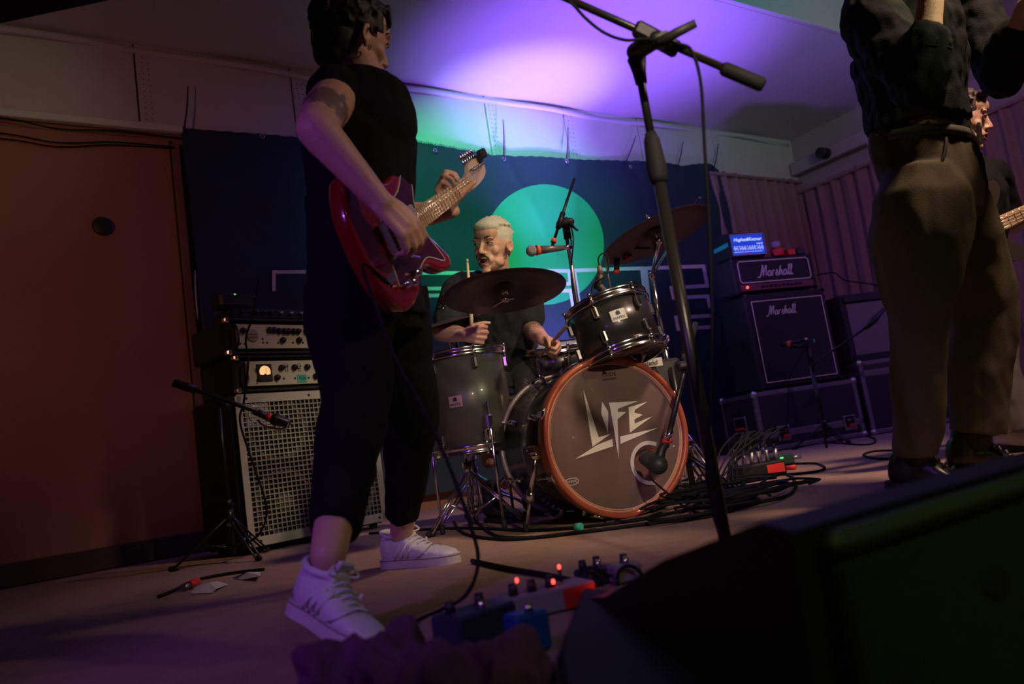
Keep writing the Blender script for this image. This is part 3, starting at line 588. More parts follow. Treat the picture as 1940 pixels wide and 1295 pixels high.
for k in range(3):
    a = k * 2.094; d = Vector((math.cos(a), math.sin(a), 0)); b0 = Vector((tripod_p.x, tripod_p.y, SN.location.z - 0.11)); part('basket_arm', MB().tube(cr([b0, b0 + d * 0.1, b0 + d * 0.165 + UP * 0.02, b0 + d * 0.17 + UP * 0.045], 3), 0.006, 6), chrome, ss)
tripod(ss, (tripod_p.x, tripod_p.y, 0.0), 0.30, 0.24, 0.4, chrome)
hwm = mat('hi_hat_bronze', (0.10, 0.075, 0.06), 0.4, 0.8)
# --- cymbals
cymm = mat('dark_bronze_cymbal', (0.10, 0.065, 0.085), 0.5, 0.6, 8, 0.2, 60, 0.1)
def cymbal(label, c, n, r, name='crash_cymbal'):
    c = Vector(c); L_ = frame(c, cv(1, 0, 0), n); t = T(name, label, 'cymbal', tuple(c))
    pr = [(r, -0.022 * r / .23), (r * .7, -0.010), (r * .4, -0.002), (r * .2, 0.003), (r * .17, 0.012), (r * .1, 0.022), (0.006, 0.026)]
    prof = pr + [(a - 0.0005 if a == r else a, z - 0.0016) for a, z in reversed(pr)]
    part('plate', MB().lathe(prof + [pr[0]], L_, 72), cymm, t)
    part('felt', MB().lathe([(0, 0.026), (0.018, 0.026), (0.018, 0.036), (0, 0.036)], L_, 14).lathe([(0, 0.000), (0.018, 0.0), (0.018, 0.012), (0, 0.012)], L_, 14), mat('felt', (0.05, 0.05, 0.05), 0.9), t)
    w_ = MB().cyl(L_ @ Vector((0, 0, 0.034)), L_ @ Vector((0, 0, 0.05)), 0.006, seg=8); wing(w_, L_ @ Vector((0, 0, 0.045)), n); part('wing_nut', w_, chrome, t)
    return t, L_
def normal_from(ux, uy, tiltz): return cv(ux, uy, tiltz)
CA, LA = cymbal('big dark crash cymbal tilted in front of the blond drummer', P(955, 543, 3.0), cv(-0.14, 0.955, -0.29), 0.235)
CB, LBc = cymbal('dark crash cymbal above the rack tom, cut by the microphone stand', P(1240, 437, 3.05), cv(-0.36, 0.90, -0.26), 0.220)
CC, LC = cymbal('low hi-hat cymbals tilted at the far left of the kit', P(846, 606, 3.5), cv(-0.27, 0.96, 0.03), 0.15, 'hi_hat')
# stand for left crash: pole with long boom arm
s1 = T('cymbal_stand', 'chrome boom cymbal stand in front of the floor tom', 'stand', tuple(onZ(912, 990)))
b0 = onZ(912, 985); b0.z = 0.03; top = Vector((b0.x, b0.y, 0)); 
def upz(px, py, base): 
    r = ray(px, py); k = (Vector((base.x, base.y)).dot(Vector((r.x, r.y)).normalized())) / Vector((r.x, r.y)).length; return CAMP.z + r.z * k
zt = upz(880, 618, b0); z1_, z2_ = upz(896, 705, b0), upz(905, 860, b0)
pole(s1, [b0, (b0.x, b0.y, z2_), (b0.x, b0.y, z1_), (b0.x, b0.y, zt)], [0.014, 0.012, 0.010], chrome)
tp = Vector((b0.x, b0.y, zt)); bend = LA @ Vector((0, 0, -0.05)); back = tp + (tp - bend).normalized() * 0.22
part('boom_arm', MB().cyl(back, bend, 0.0055, seg=8), chrome, s1)
tl = MB().cap(tp - cv(0, 0, 1) * 0.015, tp + cv(0, 0, 1) * 0.02, 0.016).cyl(tp - UP * 0.02, tp + UP * 0.02, 0.018); wing(tl, tp, cv(-1, 0.2, .3)); part('boom_tilter', tl, chrome, s1)
t2 = MB().cap(bend, bend + UP * 0.001, 0.014).cyl(bend, LA @ Vector((0, 0, 0.045)), 0.004, seg=8).lathe([(0, -0.03), (0.012, -0.03), (0.014, -0.01), (0.008, 0), (0, 0)], LA, 12); wing(t2, bend, cv(.3, 0, 1)); part('cymbal_tilter', t2, chrome, s1)
tripod(s1, (b0.x, b0.y, 0.0), 0.22, 0.26, math.radians(75), chrome)
# stand for right crash
s2 = T('cymbal_stand', 'bright chrome straight cymbal stand right of the rack tom', 'stand', tuple(onZ(1325, 905)))
q0 = onZ(1308, 930); q0.z = 0.03; zt = upz(1248, 520, q0); z1_ = upz(1270, 640, q0); z2_ = upz(1285, 745, q0); z3_ = upz(1236, 470, q0)
q1 = Vector((q0.x, q0.y, zt)); tb = LBc @ Vector((0, 0, -0.045))
pole(s2, [q0, (q0.x, q0.y, z2_), (q0.x, q0.y, z1_), q1, tb], [0.015, 0.013, 0.011, 0.008], chrome)
part('cymbal_tilter', MB().cap(tb, tb + UP * 0.001, 0.015).cyl(tb, LBc @ Vector((0, 0, 0.05)), 0.004, seg=8), chrome, s2)
part('memory_lock', MB().box((q0.x, q0.y, z1_), (0.05, 0.035, 0.03), 0.004), mat('violet_plastic', (0.45, 0.20, 0.70), 0.4), s2)
part('boom_tail', MB().cyl(q1, P(1326, 374, 3.35), 0.006, seg=8).cyl(lerp(q1, P(1326, 374, 3.35), .72), lerp(q1, P(1326, 374, 3.35), .84), 0.009, seg=8), chrome, s2)
tripod(s2, (q0.x, q0.y, 0.0), 0.30, 0.26, math.radians(20), chrome)
# hi-hat stand
hb = Vector((CC.location.x, CC.location.y, 0)); hs = T('hi_hat_stand', 'thin chrome hi-hat stand rising behind the floor tom', 'stand', tuple(hb)); part('pole', MB().cyl((hb.x, hb.y, 0.05), (hb.x, hb.y, CC.location.z + 0.12), 0.006), chrome, hs); tripod(hs, hb, 0.25, 0.22, 1.1, chrome)
# throne
th = P(958, 700, 3.72); th.z = 0; tr_ = T('drum_throne', 'round black drum throne the blond drummer sits on', 'stool', tuple(th))
# ================================================================ AMPLIFIERS AT RIGHT
a_ = math.radians(110); EX = Vector((math.sin(a_), math.cos(a_), 0)); RZ = math.atan2(EX.y, EX.x); O1 = P(1447, 852, 6.15); O1.z = 0
MS = Matrix.Translation(O1) @ Matrix.Rotation(RZ, 4, 'Z')
def at_s(x, y, z): return tuple(MS @ Vector((x, y, z)))
casem = mat('flight_case_laminate', (0.030, 0.027, 0.036), 0.45, 0, 80, 0.2, 200, 0.25)
ballm = mat('zinc_corner', (0.55, 0.55, 0.56), 0.3, 0.9)
def flight(label, x, y, wd, dp, ht, lidz, latches, endh=True):
    t = T('flight_case', label, 'flight case', at_s(x, y, 0), RZ, 'flight cases under the amplifiers'); M = WM[t]
    part('panels', MB(M).box((wd / 2, dp / 2, ht / 2 + 0.01), (wd, dp, ht - 0.02), 0.004), casem, t)
    e = 0.034; o = 0.003
    for (c, d) in [((wd / 2, yy, zz), (wd, e, e)) for yy in (e / 2 - o, dp - e / 2 + o) for zz in (e / 2 + 0.008, ht - e / 2 + o)] + [((xx, dp / 2, zz), (e, dp, e)) for xx in (e / 2 - o, wd - e / 2 + o) for zz in (e / 2 + 0.008, ht - e / 2 + o)] + [((xx, yy, ht / 2 + 0.005), (e, e, ht - 0.01)) for xx in (e / 2 - o, wd - e / 2 + o) for yy in (e / 2 - o, dp - e / 2 + o)]:
        part('edge_rail', MB(M).box(c, d, 0.003), alu, t)
    part('lid_rail', MB(M).box((wd / 2, dp / 2, lidz), (wd + .006, dp + .006, 0.05), 0.003), alu, t)
    for xx in (0.012, wd - 0.012):
        for yy in (0.012, dp - 0.012):
            for zz in (0.022, ht - 0.012): part('ball_corner', MB(M).ell((xx, yy, zz), (0.030, 0.030, 0.030), seg=12, rings=8), ballm, t)
    rv = MB(M)
    for k in range(9):
        xx = 0.06 + (wd - 0.12) * k / 8
        for zz in (ht - 0.014, 0.03): rv.ell((xx, -0.004, zz), (0.005, 0.004, 0.005), seg=6, rings=4)
    for k in range(6):
        zz = 0.07 + (ht - 0.14) * k / 5
        for xx in (0.015, wd - 0.015): rv.ell((xx, -0.004, zz), (0.005, 0.004, 0.005), seg=6, rings=4)
        rv.ell((-0.004, 0.015, zz), (0.004, 0.005, 0.005), seg=6, rings=4)
    part('rivet', rv, ballm, t, kind='stuff')
    for (xx, zz) in latches:
        l = part('butterfly_latch', MB(M).box((xx, -0.006, zz), (0.11, 0.008, 0.12), 0.004), ballm, t)
        part('latch_dish', MB(M).box((xx, -0.011, zz + 0.01), (0.08, 0.003, 0.085), 0.001), blackp, l)
        part('latch_twist', MB(M).box((xx, -0.016, zz + 0.02), (0.045, 0.012, 0.02), 0.004), chrome, l)
        part('red_tape', MB(M).box((xx + 0.01, -0.0145, zz - 0.025), (0.055, 0.003, 0.03), 0.001), redt, l)
        for sx in (-.045, .045):
            for sz in (-.05, .05): part('latch_rivet', MB(M).ell((xx + sx, -0.011, zz + sz), (0.006, 0.004, 0.006), seg=6, rings=4), ballm, l)
    if endh:
        h = part('end_handle', MB(M).box((-0.005, dp * .5, ht * .50), (0.008, 0.20, 0.14), 0.004), ballm, t); part('handle_dish', MB(M).box((-0.0095, dp * .5, ht * .51), (0.003, 0.15, 0.10), 0.001), blackm, h)
        part('red_grip', MB(M).tube([(-0.018, dp * .5 - 0.07, ht * .44), (-0.018, dp * .5 + 0.07, ht * .44)], 0.011, 8), redt, h)
        for sy in (-.085, 0, .085):
            for sz in (-.058, .058): part('handle_rivet', MB(M).ell((-0.01, dp * .5 + sy, ht * .5 + sz), (0.004, 0.006, 0.006), seg=6, rings=4), ballm, h)
    return t
flight('black flight case with red-taped latches under the big white-script cabinet', 0, 0, 0.93, 0.55, 0.47, 0.13, ((0.20, 0.13), (0.80, 0.13)))
flight('taller black flight case under the grey-grilled cabinet, next to the singer', 0.995, 0.0, 1.0, 0.55, 0.60, 0.5, (), False)
goldp = mat('cream_piping', (0.72, 0.66, 0.50), 0.5)
clothm = mat('black_grille_cloth', (0.020, 0.019, 0.020), 0.85, 0, 150, 0.4, 400, 0.4)
SCRIPT = {'M': ([(-.55, -.05), (-.35, -.18), (-.1, .0), (.25, .9), (.42, 1.55), (.5, 1.2), (.38, .0), (.55, .5), (1.0, 1.5), (1.02, 1.1), (.92, .05)],), 'a': ([(.62, .62), (.35, .72), (.08, .4), (.12, .05), (.4, .05), (.62, .55), (.6, .15), (.8, .02)],),
          'r': ([(.0, .0), (.08, .4), (.12, .74)], [(.08, .45), (.25, .72), (.46, .68)]), 's': ([(.0, .1), (.16, .5), (.28, .84)], [(.28, .84), (.30, .5), (.44, .24), (.30, .0), (.08, .04)]), 'h': ([(.0, .0), (.12, .7), (.35, 1.35), (.3, 1.1), (.12, .0), (.3, .6), (.5, .7), (.52, .1), (.7, .02)],), 'l': ([(.0, .1), (.25, .7), (.42, 1.4), (.3, 1.35), (.15, .2), (.3, .0), (.5, .1)],)}
def script_logo(t, L_, sz):
    x = 0; mb = MB()
    for ch, adv in zip('Marshall', (1.18, .78, .62, .6, .72, .78, .42, .4)):
        for st in SCRIPT[ch]: mb.strip([tuple(p)[:2] for p in cr([(x + a + b * .12, b, 0) for a, b in st], 4)], 0.17 if ch != 'M' else .15, L_ @ Matrix.Scale(sz, 4), 0, 0.004 / sz)
        x += adv
    return part('script_logo', mb, whitep, t)
def sface(M, x, y, z): return frame(M @ Vector((x, y, z)), M.to_3x3() @ Vector((1, 0, 0)), M.to_3x3() @ Vector((0, -1, 0)))
def rect(x0, z0, x1, z1, r=0.0): return [(x0 + r, z0), (x1 - r, z0), (x1, z0 + r), (x1, z1 - r), (x1 - r, z1), (x0 + r, z1), (x0, z1 - r), (x0, z0 + r)] if r else [(x0, z0), (x1, z0), (x1, z1), (x0, z1)]
gc = T('guitar_cabinet', 'black guitar cabinet with white piping and white script logo on a flight case', 'speaker cabinet', at_s(0.10, 0.02, 0.473), RZ + .09); M = WM[gc]
CW, CH = 0.80, 0.79
part('body', MB(M).box((CW / 2, 0.19, CH / 2 + 0.01), (CW, 0.36, CH - 0.02), 0.012), tolex, gc)
part('grille_cloth', MB(M).box((CW / 2, 0.006, CH / 2), (CW - 0.10, 0.012, CH - 0.12), 0.003), clothm, gc)
part('piping', MB().strip(rect(0.055, 0.065, CW - 0.055, CH - 0.065), 0.010, sface(M, 0, 0.0, 0), 0, 0.004, True), goldp, gc)
script_logo(gc, sface(M, 0.20, 0.0, CH - 0.185), 0.048)
part('green_tape', MB(M).box((CW * .73, -0.002, CH * .45), (0.014, 0.003, 0.03), L=Matrix()), greent, gc)
for x in (0.015, CW - 0.015):
    for z in (0.025, CH - 0.015): part('corner_cap', MB(M).box((x, 0.02, z), (0.036, 0.05, 0.036), 0.012), blackp if z < .1 else black, gc)
for y in (0.06, 0.32): part('side_handle', MB(M).box((-0.002, 0.19, CH * .5), (0.01, 0.20, 0.09), 0.004), blackp, gc) if y < .1 else None
gh = T('guitar_amplifier', 'black guitar amplifier head with red lamp and white script logo', 'amplifier', at_s(0.06, 0.05, 0.473 + CH + 0.002), RZ + .11); M = WM[gh]
HW, HH = 0.82, 0.31
part('body', MB(M).box((HW / 2, 0.12, HH / 2 + 0.012), (HW, 0.24, HH - 0.024), 0.012), tolex, gh)
part('grille_cloth', MB(M).box((HW / 2, 0.003, 0.19), (HW - 0.10, 0.012, 0.175), 0.003), clothm, gh)
part('piping', MB().strip(rect(0.055, 0.10, HW - 0.055, 0.278, 0.018), 0.008, sface(M, 0, -0.002, 0), 0, 0.004, True), goldp, gh)
part('control_panel', MB(M).box((HW / 2, 0.0, 0.058), (HW - 0.09, 0.01, 0.055), 0.002), mat('dark_red_panel', (0.16, 0.035, 0.04), 0.5), gh)
for k in range(10):
    x = 0.26 + k * 0.042; part('knob', MB(M).cyl((x, -0.005, 0.06), (x, -0.02, 0.06), 0.011, 0.009, 10), blackp, gh); 
jk = MB(M)
for k in range(7): jk.cyl((0.28 + k * 0.066, -0.02, 0.062), (0.28 + k * 0.066, -0.024, 0.062), 0.005, seg=8)
part('knob_cap', jk, chrome, gh)
part('pilot_lamp', MB(M).cyl((0.105, -0.004, 0.06), (0.105, -0.014, 0.06), 0.011, seg=10), mat('red_lamp', (1, .1, .05), .4, emit=(1.0, 0.10, 0.04), es=2.2), gh)
script_logo(gh, sface(M, 0.26, -0.003, 0.145), 0.058)
for x in (0.012, HW - 0.012):
    for z in (0.025, HH - 0.012): part('corner_cap', MB(M).box((x, 0.02, z), (0.03, 0.05, 0.03), 0.010), blackp, gh)
for x in (0.08, HW - 0.08):
    for y in (0.05, 0.2): part('foot', MB(M).cyl((x, y, 0), (x, y, 0.014), 0.018, seg=10), rubber, gh)
sh = T('small_amplifier', 'small amplifier with a glowing blue front panel on top of the amplifier head', 'amplifier', at_s(0.07, 0.03, 0.473 + CH + HH + 0.004), RZ + .11); M = WM[sh]
part('body', MB(M).box((0.17, 0.125, 0.105), (0.35, 0.22, 0.20), 0.008), blackp, sh)
bl = part('lit_front', MB(M).box((0.18, 0.010, 0.105), (0.31, 0.008, 0.165), 0.001), mat('blue_lit_front', (0.02, 0.06, 0.5), .4, emit=(0.008, 0.09, 0.95), es=0.42, ns=3, na=.3), sh)
icy = mat('ice_white_lettering', (0.8, 0.9, 1), .4, emit=(0.55, 0.75, 1.0), es=1.1)
fr_ = sface(M, 0.18, 0.0045, 0.135); text('lettering', 'Hughes&Kettner', 0.040, fr_ @ Matrix.Translation((0, 0, 0)), icy, bl, shear=0.4)
text('lettering', 'Deluxe 40', 0.014, fr_ @ Matrix.Translation((0.115, -0.03, 0)), icy, bl)
kb = MB(fr_)
for k in range(12):
    x = -0.135 + k * 0.0245; z = -0.062; q = [(x + 0.009 * math.cos(a), z + 0.009 * math.sin(a)) for a in np.linspace(0, 2 * math.pi, 11)[:-1]]; kb.strip(q, 0.0025, Matrix(), 0, 0.001, True)
    kb.box((x, z + 0.018, 0), (0.012, 0.003, 0.001)); kb.box((x + 0.003, z - 0.017, 0), (0.008, 0.002, 0.001))
kb.box((-0.01, -0.092, 0), (0.28, 0.002, 0.001)); part('printed_dials', kb, icy, bl)
for x in (-0.1, -0.02, 0.075): part('knob', MB(fr_).cyl((x, -0.062, 0), (x, -0.062, 0.01), 0.008, seg=10), whitep, bl)
part('chrome_frame', MB().strip(rect(0.015, 0.018, 0.342, 0.192), 0.007, sface(M, 0, 0.008, 0), 0, 0.01, True), alu, sh)
part('carry_handle', MB(M).tube(cr([(0.03, 0.12, 0.2), (0.05, 0.12, 0.225), (0.29, 0.12, 0.225), (0.31, 0.12, 0.2)], 4), 0.008, 8), blackp, sh)
part('green_tape', MB(M).box((-0.006, 0.12, 0.115), (0.003, 0.20, 0.035), 0.0005), greent, sh)
zt_ = 0.473 + CH + HH + 0.004
cp = T('plastic_cup', 'clear plastic cup with a red base on top of the amplifier head', 'cup', at_s(0.55, 0.13, zt_), RZ); M = WM[cp]
part('cup_base', MB(M).lathe([(0, 0), (0.052, 0), (0.056, 0.055), (0, 0.055)], Matrix.Translation(M @ Vector((0, 0, 0))) @ Matrix() if False else Matrix(), 20), redt, cp)
part('cup_body', MB(M).lathe([(0.034, 0.056), (0.042, 0.12), (0.040, 0.12), (0.032, 0.058)], Matrix(), 20), mat('clear_plastic', (0.30, 0.28, 0.30), 0.25), cp)
t = T('red_box', 'little red box beside the cup on top of the amplifier head', 'box', at_s(0.68, 0.15, zt_), RZ); M = WM[t]; part('box_body', MB(M).box((0, 0, 0.022), (0.07, 0.06, 0.044), 0.004), redt, t); part('box_lid', MB(M).box((0, 0, 0.047), (0.074, 0.064, 0.006), 0.002), redt, t)
t = T('black_pedal', 'small black box at the right end of the amplifier head top', 'box', at_s(0.78, 0.17, zt_), RZ); M = WM[t]; part('box_body', MB(M).box((0, 0, 0.025), (0.08, 0.07, 0.05), 0.006), blackp, t); part('knob', MB(M).cyl((0, 0, 0.05), (0, 0, 0.065), 0.012, seg=10), black, t)
rc = T('combo_cabinet', 'wide black cabinet with grey mesh grille on the taller flight case', 'speaker cabinet', at_s(0.97, 0.02, 0.603), RZ); M = WM[rc]
part('body', MB(M).box((0.40, 0.17, 0.29), (0.80, 0.32, 0.56), 0.012), tolex, rc)
part('mesh_grille', MB(M).box((0.40, 0.004, 0.27), (0.72, 0.012, 0.43), 0.002), mat('grey_mesh_grille', (0.17, 0.15, 0.17), 0.6, 0.2, 220, 0.4, 500, 0.5), rc)
part('top_rail', MB(M).box((0.40, -0.002, 0.525), (0.76, 0.02, 0.05), 0.004), blackp, rc); part('bottom_rail', MB(M).box((0.40, -0.002, 0.03), (0.78, 0.02, 0.055), 0.004), blackp, rc)
for x in (0.06, 0.74):
    for y in (0.06, 0.28): part('foot', MB(M).cyl((x, y, -0.001), (x, y, 0.012), 0.018, seg=10), rubber, rc)
solo('amp_cable', MB().tube(cr([at_s(0.86, 0.1, zt_ - .2), at_s(0.93, 0.1, 1.38), at_s(1.0, 0.06, 1.37), at_s(1.1, 0.08, 1.30), at_s(1.3, 0.04, 1.24), at_s(1.5, 0.1, 1.19)], 5), 0.006, 6), cablem, 'black cable looping from the amplifier head across the grey-grilled cabinet', 'cable')
# dark monitor-like box left of the amps (behind the kit)
# ================================================================ MICROPHONES ON STANDS
def mic(mb_, a, b, r1=0.013, r2=0.010): mb_.tube([a, b], [r1, r2], 12); return mb_
def xyz(p): return tuple(p)
# amp microphone on a short stand
b_ = MS @ Vector((0.36, -0.30, 0)); am = T('microphone_stand', 'short black microphone stand in front of the white-script cabinet', 'microphone stand', xyz(b_))
dA = (b_ - CAMP).length * 0; 
tp = Vector((b_.x, b_.y, upz(1490, 710, b_))); tp2 = Vector((b_.x, b_.y, upz(1489, 662, b_)))
part('pole', MB().cyl((b_.x, b_.y, 0.05), tp, 0.012).cyl(tp, tp2, 0.018), black, am)
dm_ = (b_ - CAMP).dot(R3 @ Vector((0, 0, -1)))
tripod(am, b_, 0.16, 0.24, 0.2, black)
part('clip', MB().cyl(tp2, P(1500, 656, dm_ + .05), 0.016), black, am)
mc = T('microphone', 'dynamic microphone with red tape pointing at the white-script cabinet', 'microphone', xyz(P(1505, 650, dm_ + .08)))
mb = MB().tube([P(1526, 643, dm_ + .02), P(1498, 650, dm_ + .10)], [0.012, 0.013], 12); part('barrel', mb, blackp, mc)
part('mic_head', MB().tube([P(1498, 650, dm_ + .10), P(1492, 651, dm_ + .12), P(1480, 653, dm_ + .15)], [0.017, 0.022, 0.018], 14), black, mc)
part('red_tape', MB().tube([P(1499, 650, dm_ + .09), P(1493, 651, dm_ + .12)], 0.0225, 14), oranget, mc); part('connector', MB().tube([P(1524, 643, dm_ + .02), P(1531, 641, dm_)], 0.010, 10), chrome, mc)
solo('microphone_cable', MB().tube(cr([P(1530, 641, dm_), P(1524, 660, dm_), P(1508, 690, dm_), P(1495, 720, dm_ - .03), P(1492, 790, dm_ - .03), P(1480, 838, dm_ - .05)], 5), 0.004, 6), cablem, 'cable hanging from the red-taped microphone down its short stand', 'cable')
# second amp microphone (boom crossing the grey cabinet)
p0, p1, p2 = P(1618, 636, 5.6), P(1650, 614, 5.6), P(1668, 590, 5.65)
am2 = T('microphone', 'black boom arm and microphone crossing the grey mesh grille', 'microphone', xyz(p1))
part('boom_arm', MB().cyl(p0 + (p0 - p1) * 2.6, p1, 0.008), black, am2); part('barrel', MB().tube([P(1640, 622, 5.58), P(1655, 607, 5.6), P(1675, 585, 5.65)], [0.013, 0.024, 0.012], 12), blackp, am2)
part('upright_pole', MB().cyl(p0 + (p0 - p1) * 2.6, Vector(((p0 + (p0 - p1) * 2.6).x, (p0 + (p0 - p1) * 2.6).y, 0.0)), 0.008), black, am2)
# drummer's vocal mic
b_ = onZ(1112, 850); b_ = CAMP + (P(1072, 440, 4.0) - CAMP); vb = Vector((b_.x, b_.y, 0))
vm = T('microphone_stand', 'green-lit microphone stand behind the kit beside the blond drummer', 'microphone stand', xyz(vb)); zt = b_.z
pole(vm, [Vector((vb.x, vb.y, 0.03)), Vector((vb.x, vb.y, 0.85)), b_], [0.014, 0.010], alu)
bo0, bo1 = P(1088, 338, 4.05), P(1046, 466, 3.9)
part('boom_arm', MB().cyl(bo0, bo1, 0.008, seg=8), black, vm); part('boom_grip', MB().cyl(lerp(bo0, bo1, .52), lerp(bo0, bo1, .74), 0.014), blackp, vm); 
part('boom_clutch', MB().cap(P(1062, 424, 3.98), P(1080, 420, 3.98), 0.022).cyl(P(1072, 425, 4.0), P(1076, 452, 4.0), 0.02), blackp, vm)
part('clutch_handle', MB().tube([P(1080, 424, 3.96), P(1094, 436, 3.92)], [0.010, 0.006], 8), blackp, vm); part('orange_tape', MB().cyl(lerp(bo0, bo1, .90), lerp(bo0, bo1, .95), 0.014), oranget, vm)
part('mic_clip', MB().cyl(bo1, P(1048, 472, 3.9), 0.016), blackp, vm); tripod(vm, vb, 0.22, 0.30, 0.9, black)
vmc = T('microphone', 'vocal microphone with an orange band held out beside the drummer', 'microphone', xyz(P(1040, 472, 3.9)))
part('mic_ball', MB().ell(P(1007, 475, 3.85), (0.028, 0.028, 0.028)), mat('mic_mesh', (0.45, 0.45, 0.45), 0.4, 0.6, 300, .4, 600, .6), vmc)
part('orange_band', MB().tube([P(1016, 474, 3.86), P(1023, 473.5, 3.865)], [0.026, 0.022], 16), oranget, vmc)
part('barrel', MB().tube([P(1023, 473.5, 3.865), P(1068, 469, 3.92)], [0.021, 0.013], 16), mat('grey_mic_body', (0.20, 0.20, 0.20), 0.4, 0.4), vmc); part('connector', MB().tube([P(1068, 469, 3.92), P(1082, 467, 3.94)], 0.012, 10), chrome, vmc)
solo('microphone_cable', MB().tube(cr([P(1082, 467, 3.94), P(1081, 452, 3.97), P(1066, 430, 3.98), P(1074, 412, 4.0), P(1086, 450, 3.96), P(1082, 520, 3.97), P(1092, 600, 3.96)], 5), 0.004, 6), cablem, "black cable wound round the green-lit microphone stand", 'cable')
# tom microphone on the rim and small overhead pencil mics
tm = T('tom_microphone', 'small black clip microphone on the top rim of the rack tom', 'microphone', xyz(P(1145, 560, 2.9)))
part('clip', MB().box(P(1150, 568, 2.9), (0.03, 0.04, 0.05), 0.006), blackp, tm); part('mic_body', MB().tube([P(1132, 548, 2.9), P(1138, 520, 2.9)], [0.017, 0.014], 12).cap(P(1134, 540, 2.9), P(1148, 556, 2.9), 0.016), blackp, tm)
part('plug', MB().tube([P(1138, 520, 2.9), P(1135, 503, 2.9)], [0.011, 0.008], 10), mat('brown_plug', (0.16, 0.08, 0.06), 0.5), tm)
solo('microphone_cable', MB().tube(cr([P(1135, 503, 2.9), P(1134, 488, 2.9), P(1144, 479, 2.9), P(1152, 492, 2.9), P(1150, 520, 2.88), P(1126, 535, 2.87), P(1122, 555, 2.87), P(1134, 572, 2.86)], 6), 0.003, 6), cablem, 'thin cable looping from the clip microphone over the rack tom', 'cable')
part('rod', MB().tube([P(1146, 486, 3.0), P(1158, 552, 2.98)], 0.004, 8), alu, tm)
pm = T('pencil_microphone', 'black microphone with a red end under the right cymbal', 'microphone', xyz(P(1170, 505, 3.15)))
part('barrel', MB().tube([P(1170, 480, 3.15), P(1168, 512, 3.15)], 0.011, 10), blackp, pm); part('red_end', MB().tube([P(1168, 511, 3.15), P(1168, 518, 3.15)], 0.012, 10), redt, pm)
part('clip_arm', MB().tube([P(1180, 490, 3.15), P(1196, 482, 3.15)], 0.006, 8).tube([P(1170, 480, 3.15), P(1185, 470, 3.15), P(1232, 470, 3.12)], 0.005, 6), black, pm); part('red_tape', MB().tube([P(1184, 489, 3.15), P(1190, 486, 3.15)], 0.012, 10), redt, pm)
# kick drum mic
kb0 = P(1352, 600, 2.9); km = T('kick_microphone', 'bulbous black bass drum microphone with red band in front of the drum port', 'microphone', xyz(P(1245, 878, 2.72)))
ax0, ax1 = P(1236, 874, 2.73), P(1247, 880, 2.69)
part('mic_head', MB().cap(ax0, ax1, 0.031, 0.033, 16).tube([lerp(ax0, ax1, -1.3), lerp(ax0, ax1, -.1)], [0.026, 0.029], 16), mat('soft_black_mic', (0.03, 0.035, 0.03), 0.5), km)
part('mic_neck', MB().tube(cr([P(1248, 872, 2.70), P(1254, 850, 2.71), P(1264, 840, 2.72)], 3), [0.020, 0.016, 0.012], 12), blackp, km)
part('red_band', MB().tube([P(1256, 838, 2.72), P(1272, 831, 2.72)], 0.012, 12), redt, km); part('connector', MB().tube([P(1264, 834, 2.72), P(1270, 814, 2.72)], [0.013, 0.012], 12), chrome, km)
ks = T('microphone_stand', 'low black boom stand reaching down to the bass drum microphone', 'microphone stand', xyz(onZ(1318, 952)))
kb_ = onZ(1318, 950); kt = Vector((kb_.x, kb_.y, upz(1303, 690, kb_)))
part('pole', MB().cyl((kb_.x, kb_.y, 0.03), kt, 0.012), black, ks); tripod(ks, kb_, 0.18, 0.26, 0.5, black)
part('boom_arm', MB().cyl(P(1318, 612, 2.98), P(1266, 828, 2.72), 0.010).cyl(P(1303, 645, 2.95), P(1297, 672, 2.93), 0.014), black, ks); part('boom_clutch', MB().cap(P(1290, 694, 2.86), P(1312, 690, 2.86), 0.018), blackp, ks)
part('boom_tube', MB().tube([P(1308, 640, 2.95), P(1297, 680, 2.92)], 0.013, 10), mat('grey_olive_metal', (0.22, 0.21, 0.15), 0.4, 0.5), ks)
solo('microphone_cable', MB().tube(cr([P(1232, 905, 2.72), P(1246, 918, 2.7), P(1270, 938, 2.68), onZ(1300, 962, .01), onZ(1340, 975, .008)], 5), 0.004, 6), cablem, 'cable trailing down from the bass drum microphone across the hoop', 'cable')
# sample pad behind the drum hoop
dp = T('drum_module', 'black electronic drum pad with a white maker label behind the bass drum', 'drum pad', xyz(P(1250, 700, 3.15))); Lq = frame(P(1252, 703, 3.15), cv(1, 0.17, 0.2), cv(-0.1, 0.15, 1))
part('housing', MB(Lq).box((0, -0.02, 0), (0.16, 0.13, 0.04), 0.012), blackp, dp); lb_ = part('white_label', MB(Lq).box((-0.045, 0.036, 0.022), (0.11, 0.034, 0.004), 0.001), whitep, dp); text('label_text', 'Roland', 0.026, Lq @ Matrix.Translation((-0.045, 0.028, 0.0245)), blackp, lb_)
part('support_rod', MB().cyl(Lq @ Vector((0, -0.02, -0.02)), Vector(((Lq @ Vector((0, 0, -0.02))).x, (Lq @ Vector((0, 0, -0.02))).y, 0.0)), 0.008, seg=8), chrome, dp)
